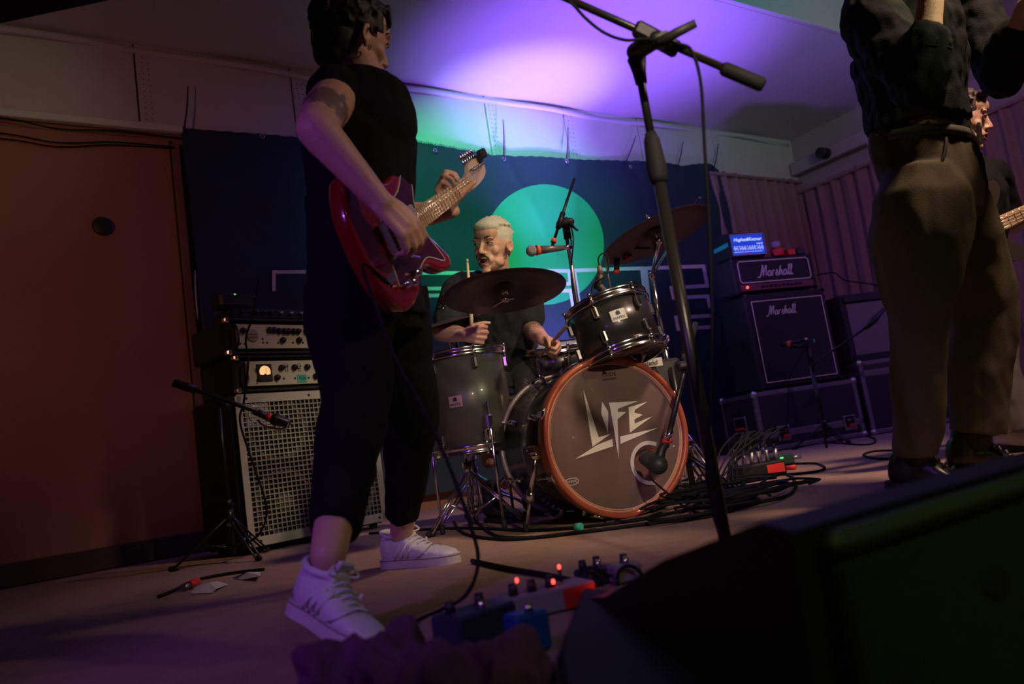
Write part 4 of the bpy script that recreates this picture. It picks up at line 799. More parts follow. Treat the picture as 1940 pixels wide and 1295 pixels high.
# left mic stand by the bass rig
ls0 = P(440, 1035, 3.55); ls0.z = 0; lt = Vector((ls0.x, ls0.y, upz(415, 765, ls0)))
lm = T('microphone_stand', 'dark microphone stand with a long boom left of the bass cabinet', 'microphone stand', xyz(ls0))
pole(lm, [Vector((ls0.x, ls0.y, 0.03)), Vector((ls0.x, ls0.y, 0.25)), lt], [0.013, 0.010], black)
part('pole_fitting', MB().box((ls0.x, ls0.y, 0.18), (0.03, 0.03, 0.05), 0.006), chrome, lm); tripod(lm, ls0, 0.20, 0.25, 0.7, black)
part('boom_arm', MB().cyl(P(330, 725, 3.5), P(490, 780, 3.35), 0.010).cyl(P(330, 725, 3.5), P(372, 739, 3.5), 0.019), black, lm); part('boom_clutch', MB().cap(P(408, 755, 3.48), P(428, 768, 3.46), 0.022), blackp, lm)
lmc = T('microphone', 'side-address microphone with red tape hanging at the steel grille', 'microphone', xyz(P(515, 795, 3.4)))
part('barrel', MB().tube([P(480, 778, 3.36), P(510, 790, 3.36)], [0.014, 0.017], 12), blackp, lmc); part('red_tape', MB().tube([P(506, 789, 3.36), P(516, 792, 3.36)], 0.018, 12), redt, lmc); part('mic_head', MB().cap(P(522, 794, 3.36), P(542, 800, 3.37), 0.026, 0.020), black, lmc)
part('yoke', MB().tube(cr([P(488, 795, 3.36), P(505, 808, 3.36), P(538, 812, 3.36), P(548, 796, 3.36)], 4), 0.005, 8), chrome, lmc)
# ================================================================ STAGE BOX, CABLES
sbp = onZ(1438, 905); sb_ = T('stage_box', 'black stage box bristling with silver plugs and a red label', 'stage box', xyz(sbp), RZ * 0.6); M = WM[sb_]
part('box_body', MB(M).box((0, 0, 0.035), (0.24, 0.13, 0.07), 0.008), blackp, sb_); part('red_label', MB(M).box((0.055, -0.066, 0.035), (0.10, 0.003, 0.042), 0.001), redt, sb_)
for k in range(10):
    x = -0.095 + (k % 5) * 0.046; y = -0.035 + 0.06 * (k // 5); c = part('plug', MB(M).cyl((x, y, 0.07), (x + random.uniform(-.008, .008), y, 0.125), 0.010, seg=10), alu, sb_)
    part('plug_boot', MB(M).cyl((x, y, 0.125), (x + random.uniform(-.01, .01), y, 0.155), 0.007, 0.004, 8), blackp, c)
rnd = random.Random(11); 
for k in range(9):
    x = -0.095 + (k % 5) * 0.046; y = -0.035 + 0.06 * (k // 5); a = M @ Vector((x, y, 0.15)); e = onZ(rnd.uniform(1300, 1480), rnd.uniform(930, 968), 0.01)
    pts = cr([a, a + Vector((rnd.uniform(-.05, .05), rnd.uniform(-.08, 0), 0.07)), lerp(a, e, .45) + UP * rnd.uniform(0.02, .08), lerp(a, e, .75), e], 6)
    for p in pts: p.z = max(p.z, 0.008)
    solo('plug_cable', MB().tube(pts, 0.0042, 6), cablem, 'black cable arching out of the stage box plugs into the tangle', 'cable', 'cables plugged into the stage box')
for k in range(26):
    cx_, cy_ = rnd.uniform(1285, 1470), rnd.uniform(935, 968); c = onZ(cx_, cy_, 0); c += Vector((rnd.uniform(-.05, .05), rnd.uniform(0, .25), 0)); pts = []; r0 = rnd.uniform(0.09, 0.24); ph = rnd.uniform(0, 6.28); z = 0.006 + 0.0022 * k
    for i in range(9): a = ph + i * 0.62; rr = r0 * (1 + rnd.uniform(-.25, .25)); pts.append((c.x + rr * math.cos(a) * 1.3, c.y + rr * math.sin(a) * .8, z + rnd.uniform(0, .012)))
    solo('tangled_cable', MB().tube(cr(pts, 5), rnd.choice((0.004, 0.005, 0.006)), 6), cablem, 'black cable coiled in the tangle on the floor right of the bass drum', 'cable', 'tangled cables beside the bass drum')
def floor_cable(px, lb, r=0.006, g=None):
    solo('floor_cable', MB().tube(cr([onZ(x, y, r) for x, y in px], 6), r, 7), cablem, lb, 'cable', g)
floor_cable([(700, 1010), (810, 1002), (900, 1000), (1000, 1004), (1100, 998), (1200, 985), (1290, 968), (1360, 955)], 'upper of the long cables running along the floor under the bass drum')
floor_cable([(900, 985), (935, 1012), (1000, 1018), (1100, 1008), (1240, 990), (1340, 978), (1420, 955), (1498, 935), (1503, 905), (1470, 890)], 'long floor cable sweeping up to the stage box at its right end')
floor_cable([(860, 988), (880, 1010), (960, 1021), (1060, 1012), (1130, 1003)], 'short floor cable in front of the bass drum spur')
floor_cable([(895, 1062), (960, 1076), (1040, 1090), (1110, 1106)], 'straight dark line from the white shoe toe to the pedals', 0.007)  # plain dark tube drawn as a straight line on the floor
floor_cable([(1500, 850), (1560, 838), (1640, 842), (1658, 832), (1640, 824)], 'cable running along the foot of the flight cases')
floor_cable([(1400, 895), (1480, 898), (1545, 893), (1562, 885), (1540, 877), (1480, 880)], 'flat loop of cable right of the stage box')
floor_cable([(1720, 868), (1660, 868), (1636, 861), (1660, 854), (1725, 852)], 'cable loop on the floor left of the singer\'s shoes')
floor_cable([(300, 1130), (330, 1118), (352, 1106), (380, 1096), (440, 1085), (500, 1078)], 'cable leading to the red connector on the floor at left')
solo('teal_tape_wrap', MB().tube([onZ(1090, 998, .012), onZ(1102, 997, .012)], 0.013, 8), mat('teal_tape', (0.05, 0.5, 0.38)), 'teal tape wrapped round the long floor cable', 'tape')
rcn = T('cable_connector', 'red cable connector beside the crumpled paper at left', 'connector', xyz(onZ(366, 1104))); a, b = onZ(358, 1108, .015), onZ(374, 1100, .02)
part('red_sleeve', MB().tube([a, b], 0.014, 10), redt, rcn); part('pin_shell', MB().tube([a, lerp(a, b, -.6)], 0.009, 8), alu, rcn)
def paper(lb, px, seed):
    r = random.Random(seed); vs = [onZ(x, y, 0.003 + (0.02 * r.random() if k % 2 else 0.0)) for k, (x, y) in enumerate(px)]; c = sum(vs, Vector()) / len(vs); c.z += 0.012; n = len(vs)
    fs = [(k, (k + 1) % n, n) for k in range(n)]; vs.append(c); dn = [v - UP * 0.0015 for v in vs]; m = len(vs)
    fs += [tuple(m + i for i in reversed(f)) for f in fs] + [(k, m + k, m + (k + 1) % n, (k + 1) % n) for k in range(n)]
    solo('paper_sheet', MB().add(vs + dn, fs), mat('white_paper', (0.50, 0.48, 0.44), 0.8), lb, 'paper')
paper('crumpled white paper on the floor by the red connector', [(360, 1124), (368, 1112), (388, 1104), (412, 1100), (432, 1106), (410, 1114), (402, 1122)], 3)
paper('flat paper scrap under the microphone stand by the bass cabinet', [(440, 1094), (455, 1088), (492, 1082), (494, 1090), (460, 1097)], 5)
di = T('junction_box', 'little green-lit junction box right of the stage box', 'junction box', xyz(onZ(1482, 880)), RZ); M = WM[di]
part('box_body', MB(M).box((0, 0, 0.03), (0.12, 0.08, 0.055), 0.006), mat('dark_green_box', (0.02, 0.07, 0.05), 0.5), di); part('green_light', MB(M).box((-0.02, -0.041, 0.04), (0.02, 0.004, 0.01), 0.001), mat('green_led', (0.1, .9, .2)), di)
for k in range(2): part('plug', MB(M).cyl((0.06, -0.02 + k * .04, .03), (0.11, -0.02 + k * .04, .03), 0.012, seg=10), alu, di)
rdt = T('red_plug', 'flat red plug lying between the stage box and the junction box', 'plug', xyz(onZ(1500, 884))); part('plug_body', MB().tube([onZ(1490, 886, .012), onZ(1508, 884, .012)], [0.010, 0.013], 8), redt, rdt); part('pins', MB().tube([onZ(1486, 887, .012), onZ(1490, 886, .012)], 0.005, 6), alu, rdt)
# ================================================================ FOREGROUND VOCAL STAND
fb = P(1385, 1082, 1.5); fb.z = 0; ft = Vector((fb.x, fb.y, upz(1236, 85, fb))); fz = lambda py, px=1300: Vector((fb.x, fb.y, upz(px, py, fb)))
vs_ = T('microphone_stand', 'tall black boom microphone stand in the foreground right of the bass drum', 'microphone stand', xyz(fb))
wornm = mat('worn_black_tube', (0.030, 0.028, 0.022), 0.3, 0.3)
g0, g1 = fz(335, 1263), fz(258, 1252)
part('lower_pole', MB().cyl((fb.x, fb.y, 0.03), g0, 0.0125), wornm, vs_); part('upper_pole', MB().cyl(g1, ft, 0.0085), wornm, vs_)
part('height_grip', MB().tube([g0 - UP * .01, g0, lerp(g0, g1, .3), g1 - UP * .005, g1 + UP * 0.012], [0.014, 0.0185, 0.020, 0.0165, 0.011], 18), rubber, vs_)
bl_, br_ = P(1040, -18, 1.58), P(1442, 160, 1.50); dB = (br_ - bl_).normalized(); pv = lerp(bl_, br_, .5); pv = P(1243, 75, 1.54)
j = MB().cap(ft - UP * 0.005, pv, 0.019, 0.017, 14).tube([ft - UP * 0.075, ft - UP * 0.05, ft - UP * 0.02], [0.012, 0.014, 0.020], 14); part('swivel_joint', j, blackp, vs_)
Lc = frame(pv, dB, cv(0, 0, 1)); part('boom_clamp', MB(Lc).box((0, 0.004, -0.006), (0.098, 0.030, 0.028), 0.006).cyl((0.014, 0.0, 0.0), (0.014, 0.0, 0.028), 0.014, seg=14), blackp, vs_)
part('clamp_handle', MB().tube([P(1246, 82, 1.50), P(1282, 62, 1.49), P(1318, 44, 1.48)], [0.010, 0.009, 0.008], 10), mat('grey_black_plastic', (0.04, 0.038, 0.036), 0.5), vs_)
part('boom_arm', MB().cyl(bl_ + (bl_ - br_) * 0.45, br_, 0.0075), wornm, vs_); part('boom_grip', MB().tube([lerp(br_, pv, .37), lerp(br_, pv, .34), br_, br_ + dB * .006], [0.010, 0.0135, 0.0135, 0.010], 14), rubber, vs_)
part('round_base', MB().lathe([(0, 0), (.085, 0), (.085, .012), (.06, .022), (.018, .03), (0, .03)], Matrix.Translation((fb.x, fb.y, 0)), 28), black, vs_)
vmx = T('microphone', "singer's microphone at the far end of the foreground boom", 'microphone', xyz(bl_ + (bl_ - br_) * .48)); e = bl_ + (bl_ - br_) * 0.45
part('mic_barrel', MB().tube([e, e + dB * -0.13], [0.013, 0.02], 12), blackp, vmx); part('mic_ball', MB().ell(e + dB * -0.15, (0.026,) * 3), alu, vmx)
cbl = cr([P(1050, -20, 1.54), P(1085, 8, 1.53), P(1110, 35, 1.53), P(1145, 62, 1.53), P(1185, 76, 1.52), P(1225, 74, 1.52), P(1290, 84, 1.5), P(1312, 100, 1.49), P(1328, 160, 1.47), P(1335, 280, 1.47), P(1344, 430, 1.47), P(1349, 600, 1.47), P(1346, 760, 1.46), P(1338, 880, 1.46), P(1352, 975, 1.46), P(1372, 1030, 1.45)], 6)
solo('microphone_cable', MB().tube(cbl + [Vector((cbl[-1].x, cbl[-1].y, 0.006))], 0.0032, 8), cablem, 'long black cable hanging from the foreground boom down beside its pole', 'cable')
# ================================================================ PEOPLE
def headframe(c, fwd, up):
    f = Vector(fwd).normalized(); u = Vector(up); u = (u - u.dot(f) * f).normalized(); x = f.cross(u)
    m = Matrix((x, f, u)).transposed().to_4x4(); m.translation = Vector(c); return m          # x = person's right, y = face, z = up
def head_shapes(mb, L, s=1.0, mouth=0.0, ears=True):
    H = L @ Matrix.Scale(s, 4); old = mb.M; mb.M = H
    mb.ell((0, -.015, .035), (.074, .094, .084)); mb.ell((0, .012, .010), (.068, .078, .080)); mb.ell((0, .030, -.035), (.055, .055, .075)); mb.ell((0, .030, -.075), (.046, .050, .032))
    mb.ell((0, .070, -.098 - mouth * .008), (.022, .016, .016)); mb.ell((0, .05, .055), (.058, .048, .045))
    for s_ in (-1, 1):
        mb.ell((s_ * .039, .055, -.020), (.023, .019, .024)); mb.ell((s_ * .030, .078, .031), (.026, .013, .009)); mb.ell((s_ * .046, .022, -.066), (.013, .036, .022))
        mb.ell((s_ * .031, .072, .011), (.017, .0135, .011)); mb.ell((s_ * .011, .094, -.030), (.008, .010, .007)); mb.ell((s_ * .022, .070, -.058), (.020, .018, .020))
        if ears:
            E = Matrix.Translation((s_ * .074, -.006, -.002)) @ Matrix.Rotation(s_ * 0.35, 4, 'Z') @ Matrix.Rotation(-0.15, 4, 'X')
            q = [Vector((s_ * .006, .015 * math.cos(a) - .004, .022 * math.sin(a) + .000)) for a in np.linspace(0, 6.283, 17)]
            mb.tube([E @ p for p in q], 0.0055, 8); mb.ell((0, -.002, .0), (.0055, .015, .021), L=E); mb.ell((s_ * .003, .004, -.028), (.006, .008, .008), L=E); mb.ell((s_ * .004, .010, -.002), (.004, .005, .009), L=E)
    mb.cap((0, .086, .020), (0, .104, -.022), .0075, .0110); mb.ell((0, .105, -.026), (.0115, .011, .010))
    mb.ell((0, .082, -.052 + mouth * .002), (.024, .013, .0065)); mb.ell((0, .080, -.070 - mouth * .010), (.020, .012, .007)); mb.ell((0, .066, -.080 - mouth * .006), (.026, .018, .018))
    mb.M = old; return H
def face_parts(person, body, H, mouth=0.0, brow=(0.03, 0.02, 0.01), eyes=True):
    white = mat('eye_white', (0.55, 0.55, 0.52), 0.25); iris = mat('dark_iris', (0.03, 0.025, 0.02), 0.2); bm_ = mat('hair_%d' % int(brow[0] * 1000), brow, 0.7); lip = mat('lip_skin', (0.40, 0.15, 0.13), 0.45)
    for s_ in (-1, 1):
        e = part('eye', MB(H).ell((s_ * .031, .0765, .010), (.0125, .0105, .0068)), white, body)
        part('iris', MB(H).ell((s_ * .031 + .003, .0858, .010), (.0048, .003, .0052)), iris, e)
        part('eyelid', MB(H).tube([(s_ * .031 - .016, .076, .011), (s_ * .031 - .008, .086, .0165), (s_ * .031 + .002, .0885, .018), (s_ * .031 + .010, .086, .0165), (s_ * .031 + .017, .075, .010)], [.0022, .0034, .0038, .0034, .0022], 6), mat('lid_shadow_skin', (0.30, 0.17, 0.13), 0.5), e)
        part('eyebrow', MB(H).tube([(s_ * .014, .090, .034), (s_ * .028, .090, .040), (s_ * .044, .078, .039), (s_ * .052, .068, .034)], [.003, .0042, .0036, .002], 6), bm_, body)
    if mouth: part('open_mouth', MB(H).ell((0, .0905, -.061 - mouth * .003), (.015, .005, .0045 + .004 * mouth)), mat('mouth_dark', (0.03, 0.01, 0.01), 0.5), body)
    part('lip', MB(H).tube([(-.024, .083, -.058), (-.010, .0945, -.052), (0, .0955, -.0535), (.010, .0945, -.052), (.024, .083, -.058)], [.002, .0038, .0036, .0038, .002], 6).tube([(-.022, .083, -.062 - mouth * .006), (0, .092, -.071 - mouth * .009), (.022, .083, -.062 - mouth * .006)], [.002, .005, .002], 6), lip, body)
def hair_shapes(mb, H, n, length, seed, back=-0.06, front=0.07, spread=1.0, low=0.0):
    r = random.Random(seed); old = mb.M; mb.M = H
    mb.ell((0, -.018, .045), (.080, .099, .086)); mb.ell((0, -.050, .0 + low), (.070, .062, .072)); mb.ell((0, -.065, -.040 + low), (.052, .035, .045))
    for k in range(n):
        a = r.uniform(0, 6.283); t = math.acos(r.uniform(-0.35, 1)); d = Vector((math.sin(t) * math.cos(a), math.sin(t) * math.sin(a), math.cos(t)))
        if d.y > 0.45 and d.z < 0.55: continue
        p = Vector((d.x * .079, d.y * .098 - .018, d.z * .086 + .045)); dn_ = (Vector((0, .15, -1)) - d * Vector((0, .15, -1)).dot(d)); q = p + (d * .22 + dn_ + Vector((r.uniform(-.25, .25), r.uniform(-.2, .3), r.uniform(-.1, .1))) * spread).normalized() * length * r.uniform(.8, 1.6)
        mb.cap(p, q, .010, .004, 6)
    mb.M = old
def hand(mb, w_, f, n, t, curls, thumb=((0.7, 0.6, 0.2), (0.9, 0.1, 0.35)), s=1.0):
    w_, f, n, t = Vector(w_), Vector(f).normalized(), Vector(n), Vector(t)
    n = (n - n.dot(f) * f).normalized(); t = (t - t.dot(f) * f - t.dot(n) * n).normalized()
    lens = ((.042, .026, .020), (.046, .029, .021), (.042, .027, .020), (.034, .021, .018)); off = (.030, .010, -.010, -.029); kl = (.088, .091, .087, .079)
    for i in range(4):
        k = w_ + f * kl[i] * s + t * off[i] * s; mb.cap(w_ + t * off[i] * .6 * s, k, .0145 * s, .0105 * s, 8); d = f.copy(); p = k; ang = 0
        for j in range(3):
            ang += math.radians(curls[i][j]); d = (f * math.cos(ang) + n * math.sin(ang) + t * (0.5 - i / 3) * 0.18 * (j == 0)).normalized(); q = p + d * lens[i][j] * s
            mb.cap(p, q, (.0098, .0088, .0080)[j] * s, (.0088, .0080, .0068)[j] * s, 8); p = q
    b = w_ + f * .018 * s + t * .020 * s; d1 = (f * thumb[0][0] + t * thumb[0][1] + n * thumb[0][2]).normalized(); d2 = (f * thumb[1][0] + t * thumb[1][1] + n * thumb[1][2]).normalized()
    k1 = b + d1 * .042 * s; k2 = k1 + (d1 + d2).normalized() * .032 * s; k3 = k2 + d2 * .026 * s
    mb.cap(b, k1, .016 * s, .0125 * s, 8).cap(k1, k2, .0115 * s, .0098 * s, 8).cap(k2, k3, .0100 * s, .0078 * s, 8); mb.cap(w_, w_ + f * .07 * s, .019 * s, .017 * s, 8)
def limb(mb, pts, rs, seg=16): mb.tube(cr(pts, 6), rs, seg); mb.ell(pts[0], (rs[0],) * 3); mb.ell(pts[-1], (rs[-1],) * 3); return mb
def torso(mb, pel, che, nck, rp, rcv, s=1.0, add=0.0, w_=(.155, .165, .145, .135, .150, .165, .150, .075), d_=(.095, .115, .105, .100, .112, .112, .090, .060), t0=0, t1=8):
    pel, che, nck = Vector(pel), Vector(che), Vector(nck); ts = (-.16, .02, .25, .45, .72, .95, 1.0, 1.0); axis = cr([pel, lerp(pel, che, .5), che, nck], 8); rings = []
    for i in range(t0, t1):
        f_ = (-0.12, 0.0, .16, .32, .52, .70, .83, .93)[i]; idx = max(0, f_) * (len(axis) - 1); j = min(int(idx), len(axis) - 2); c = lerp(axis[j], axis[j + 1], idx - j)
        if f_ < 0: c = axis[0] + (axis[0] - axis[1]).normalized() * 0.06
        ax_ = (axis[j + 1] - axis[j]).normalized(); r_ = lerp(Vector(rp), Vector(rcv), min(1, max(0, f_ / .7))).normalized(); r_ = (r_ - r_.dot(ax_) * ax_).normalized(); fw = ax_.cross(r_)
        rings.append((c, r_ * (w_[i] * s + add), fw * (d_[i] * s + add)))
    mb.loft(rings, 28, 2.3); return rings
def shoe(person, ank, toe_dir, up, ln, mats_, label, style='sneaker', side=1):
    f = Vector(toe_dir).normalized(); u = Vector(up); u = (u - u.dot(f) * f).normalized(); x = f.cross(u); L_ = Matrix((x, f, u)).transposed().to_4x4(); L_.translation = Vector(ank); s = ln / 0.27
    L_ = L_ @ Matrix.Scale(s, 4)                       # origin at the ankle joint, sole at z=-0.085, y forward
    def rg(y, hw, zb, zt): return (L_ @ Vector((0, y, (zb + zt) / 2)), L_.to_3x3() @ Vector((hw, 0, 0)), L_.to_3x3() @ Vector((0, 0, (zt - zb) / 2)))
    up_ = MB(); up_.loft([rg(-.073, .016, -.060, -.005), rg(-.066, .030, -.068, .018), (rg(-.035, .038, -.070, .016)), rg(0.0, .040, -.070, .008), rg(.035, .040, -.070, .012), rg(.07, .043, -.070, -.012), rg(.11, .046, -.070, -.028), rg(.15, .045, -.070, -.036), rg(.18, .036, -.070, -.044), rg(.196, .018, -.068, -.052)], 24, 2.4)
    if style == 'boot': up_.cap(L_ @ Vector((0, -.03, -.03)), L_ @ Vector((0, -.014, .055)), .042 * s, .042 * s, 16)
    sh_ = blob('shoe', up_, mats_[0], person, 0.0045, 3, (0.0012, (30, 30, 30)), label)
    ol = [(-.012, -.083), (-.030, -.070), (-.038, -.04), (-.036, .0), (-.040, .05), (-.050, .10), (-.050, .145), (-.036, .185), (-.012, .206), (.012, .206), (.034, .188), (.048, .15), (.049, .10), (.040, .04), (.037, 0), (.038, -.04), (.030, -.07), (.012, -.083)]; ol = [tuple(p)[:2] for p in cr([(x, y, 0) for x, y in ol], 3)]
    so = MB(); z0, z1 = (-.088, -.058) if style == 'sneaker' else (-.088, -.066); so.prism(ol[::-1], L_, z0, z1); part('sole', so, mats_[1], sh_)
    if style == 'sneaker':
        part('sole_groove', MB().tube([L_ @ Vector((x * 1.01, y, -.062)) for x, y in ol], 0.0015 * s, 5, closed=True), mats_[2], sh_)
        tg = MB().loft([rg(.012, .022, .0, .030), rg(.03, .024, -.005, .034), rg(.045, .020, -.012, .022)], 14); tg.box((0, .018, .040), (.040, .012, .045), .004, L=L_ @ Matrix.Rotation(-0.5, 4, 'X')); part('tongue', tg, mats_[0], sh_)
        part('collar', MB().tube([L_ @ Vector((.036 * math.cos(a), -.022 + .046 * math.sin(a), .012 + .012 * max(0, -math.sin(a)))) for a in np.linspace(0, 2 * math.pi, 19)[:-1]], 0.0085 * s, 8, closed=True), mats_[0], sh_)
        lc = MB()
        for k in range(6):
            y = .035 + .015 * k; z = .012 - .0085 * k; lc.tube(cr([L_ @ Vector((-.024, y, z - .006)), L_ @ Vector((0, y + .003, z + .005)), L_ @ Vector((.024, y, z - .006))], 3), 0.0028 * s, 6)
        for sx in (-1, 1): lc.tube(cr([L_ @ Vector((0, .034, .020)), L_ @ Vector((sx * .022, .036, .034)), L_ @ Vector((sx * .036, .046, .020)), L_ @ Vector((sx * .015, .040, .016))], 4), 0.0028 * s, 6)
        part('laces', lc, mats_[3], sh_)
        for sx in (-1, 1):
            for k in range(3): y = .012 + .022 * k; part('side_stripe', MB().tube([L_ @ Vector((sx * .0425, y - .014, -.058)), L_ @ Vector((sx * .0435, y, -.036)), L_ @ Vector((sx * .033, y + .016, -.008))], [.0035 * s] * 3, 6), mats_[3], sh_)
            part('toe_seam', MB().tube(cr([L_ @ Vector((sx * .047, .085, -.060)), L_ @ Vector((sx * .045, .115, -.045)), L_ @ Vector((sx * .028, .125, -.030)), L_ @ Vector((0, .115, -.026))], 4), 0.0014 * s, 5), mats_[2], sh_)
    else:
        lc = MB()
        for k in range(5):
            y = .03 + .018 * k; z = .012 - .010 * k; lc.tube([L_ @ Vector((-.022, y, z)), L_ @ Vector((0, y + .002, z + .009)), L_ @ Vector((.022, y, z))], 0.003 * s, 6)
        part('laces', lc, mats_[3], sh_)
    return sh_
SK = (0.62, 0.36, 0.25)
# ---------------------------------------------------------------- the guitarist in front
dk = mat('black_jersey', (0.009, 0.009, 0.012), 0.9, 0, 60, 0.15, 300, 0.3, spec=0.15); dk2 = mat('black_trouser_cloth', (0.007, 0.007, 0.009), 0.9, 0, 60, 0.15, 300, 0.25, spec=0.12)
G = T('person', 'guitarist in black t-shirt and cropped black trousers playing a red guitar', 'person', xyz(onZ(660, 1140)))
shR, elR, wrR = P(632, 190, 1.88), P(598, 243, 1.68), P(722, 384, 1.71)
shL, elL, wrL = P(728, 200, 2.12), P(760, 410, 2.36), P(828, 392, 2.28)
hip = P(694, 520, 2.0); che = P(682, 270, 2.0); nck = P(690, 165, 2.01)
rp, rcv = (cv(-0.45, 0, 0.9)), (cv(-0.5, 0, 0.87)); hd_ = headframe(P(668, 78, 2.03), cv(0.72, -0.12, -0.68), cv(-0.04, 1, 0.08))
tat = [(tuple(Vector(WM[G].inverted() @ P(618, 190, 1.74))), 0.075, 30, (0.05, 0.055, 0.04))]
skG = skinmat('skin_guitarist', SK, tat)
mb = MB(); H = head_shapes(mb, hd_, 0.98); limb(mb, [nck - UP * .03, lerp(nck, hd_.translation, .5), hd_ @ Vector((0, -.02, -.04))], [.055, .047, .05])
torso(mb, hip, che, nck, rp, rcv, 0.86)
limb(mb, [shR, lerp(shR, elR, .5) + UP * .004, elR], [.054, .052, .042]); limb(mb, [elR, lerp(elR, wrR, .3), wrR], [.043, .043, .040, .034, .026]); mb.ell(shR, (.056, .056, .056))
limb(mb, [shL, elL, wrL], [.048, .040, .024])
# strumming hand over the strings, fretting hand round the neck
gu_a = None
br_p, nut_p = P(733, 456, 1.80), P(864, 364, 2.25); ga = (nut_p - br_p).normalized(); gb = cv(0.34, -0.93, -0.12); gb = (gb - gb.dot(ga) * ga).normalized(); gn = ga.cross(gb)
if gn.dot(cv(1, 0, 0.3)) < 0: gn = -gn
LG = Matrix((ga, gb, gn)).transposed().to_4x4(); LG.translation = br_p + ga * 0.08
hand(mb, wrR, P(762, 420, 1.73) - wrR, cv(-0.25, -0.5, -0.75), cv(0.5, 0.5, -0.3), ((28, 40, 30), (32, 42, 30), (34, 42, 30), (36, 42, 30)), ((0.8, 0.45, 0.25), (0.9, 0.05, 0.3)), 0.98)
kneeN, ankN = P(672, 770, 1.78), P(622, 1050, 1.43); kneeF = P(775, 770, 2.12); ft_ = onZ(893, 1062) - onZ(725, 1075); ankF = onZ(762, 1073) + ft_.normalized() * 0.01; ankF.z = 0.084
hN, hF = hip + cv(-0.45, 0, .9) * .08 - UP * .04, hip - cv(-0.45, 0, .9) * .08 - UP * .04
limb(mb, [hN, kneeN, lerp(kneeN, ankN, .3), ankN], [.075, .055, .050, .048, .033]); limb(mb, [hF, kneeF, lerp(kneeF, ankF, .3), ankF], [.075, .055, .050, .048, .033])
wl = wrL; nk = lambda u, v=0, n=0: LG @ Vector((u, v, n))
hc = nk(0.43, 0, 0)       # fretting hand position along the neck
hand(mb, hc - gn * 0.034 + gb * 0.046, (-gb * 1.0 + gn * -0.1), gn, ga, ((55, 75, 45), (58, 78, 45), (60, 80, 45), (62, 80, 45)), ((0.3, 0.35, 0.9), (0.2, 0.3, 0.9)), 0.92)
limb(mb, [elL, lerp(elL, hc - gn * 0.034 + gb * .046, .6), hc - gn * .034 + gb * .046], [.042, .034, .021])
bG = blob('body', mb, skG, G, 0.0048, 3)
face_parts(G, bG, H, 0.0)
part('earring', MB(H).tube([(.082 + .006 * math.cos(a), 0.004, -.036 + .007 * math.sin(a)) for a in np.linspace(0, 6.28, 11)[:-1]], .0014, 5, closed=True), chrome, bG)
hm = mat('black_hair', (0.008, 0.006, 0.007), 0.6, 0, 200, 0.4)
mb = MB(); hair_shapes(mb, H, 420, 0.020, 3, low=-.01); mb.M = H
for k in range(60): a = random.uniform(-.6, .6); mb.cap((.068 * math.sin(a * 1.6), .045 + .02 * math.cos(a), .100), (.074 * math.sin(a * 1.7), .078 * math.cos(a * .8), .058 + random.uniform(-.01, .01)), .009, .005, 6)
for s_ in (-1, 1):
    for k in range(16): mb.cap((s_ * .074, .030 - .003 * k, .06), (s_ * .077, .040 - .004 * k, .018 + .001 * k), .008, .004, 6)
mb.M = Matrix(); blob('hair', mb, hm, G, 0.0045, 2)
# t-shirt, sleeve rolled to the shoulder
mb = MB(); rings = torso(mb, hip, che, nck, rp, rcv, 0.86, 0.022, t0=0); mb.ell(lerp(che, nck, .62), (.125, .125, .10)).ell(lerp(che, nck, .35), (.14, .14, .12))
mb.ell(lerp(shR, che, .25) + UP * .0, (.062, .062, .060)); limb(mb, [lerp(che, shR, .45) + UP * .05, shR + (shR - elR) * .10 + UP * .012], [.072, .066]); limb(mb, [lerp(nck, shL, .3), shL, lerp(shL, elL, .5)], [.06, .064, .062])
mb.tube(cr([nck - UP * .02, nck + UP * .03], 3), [.075, .062], 18)
mb.loft([(hip - UP * .10, Vector(rp) * .165, cv(.9, 0, .45) * .125), (hip + UP * .06, Vector(rp) * .16, cv(.9, 0, .45) * .12), (hip + UP * .2, Vector(rp) * .145, cv(.9, 0, .45) * .115)], 24)
blob('t_shirt', mb, dk, G, 0.006, 4, (0.008, (9, 9, 5)))
mb = MB(); hemN = lerp(kneeN, ankN, .86); hemF = lerp(kneeF, ankF, .80)
mb.loft([(hip - UP * .14, Vector(rp) * .155, cv(.9, 0, .45) * .115), (hip - UP * .02, Vector(rp) * .158, cv(.9, 0, .45) * .118), (hip + UP * .08, Vector(rp) * .145, cv(.9, 0, .45) * .11)], 24)
mb.tube(cr([hN, lerp(hN, kneeN, .5), kneeN, lerp(kneeN, hemN, .5), hemN], 6), [.108, .104, .088, .074, .068, .060, .050], 18); mb.tube(cr([hF, lerp(hF, kneeF, .5), kneeF, lerp(kneeF, hemF, .5), hemF], 6), [.108, .104, .088, .076, .070, .062, .054], 18)
blob('trousers', mb, dk2, G, 0.006, 3, (0.010, (8, 8, 6)))
wl_ = mat('white_leather', (0.68, 0.66, 0.66), 0.45, 0, 40, 0.06, 120, 0.2); sol = mat('cream_sole', (0.60, 0.55, 0.50), 0.6); grv = mat('seam_grey', (0.22, 0.20, 0.20), 0.7); lac = mat('white_lace', (0.66, 0.65, 0.66), 0.7)
tN = P(700, 1195, 1.31) - P(560, 1120, 1.47); shoe(G, ankN + cv(0, -.35, 0) * 0.045, tN, (cv(0.62, 0.70, 0.30)), 0.245, (wl_, sol, grv, lac), 'near white sneaker with the heel lifted')
shoe(G, ankF, ft_, UP, 0.262, (wl_, sol, grv, lac), 'far white sneaker flat on the carpet')
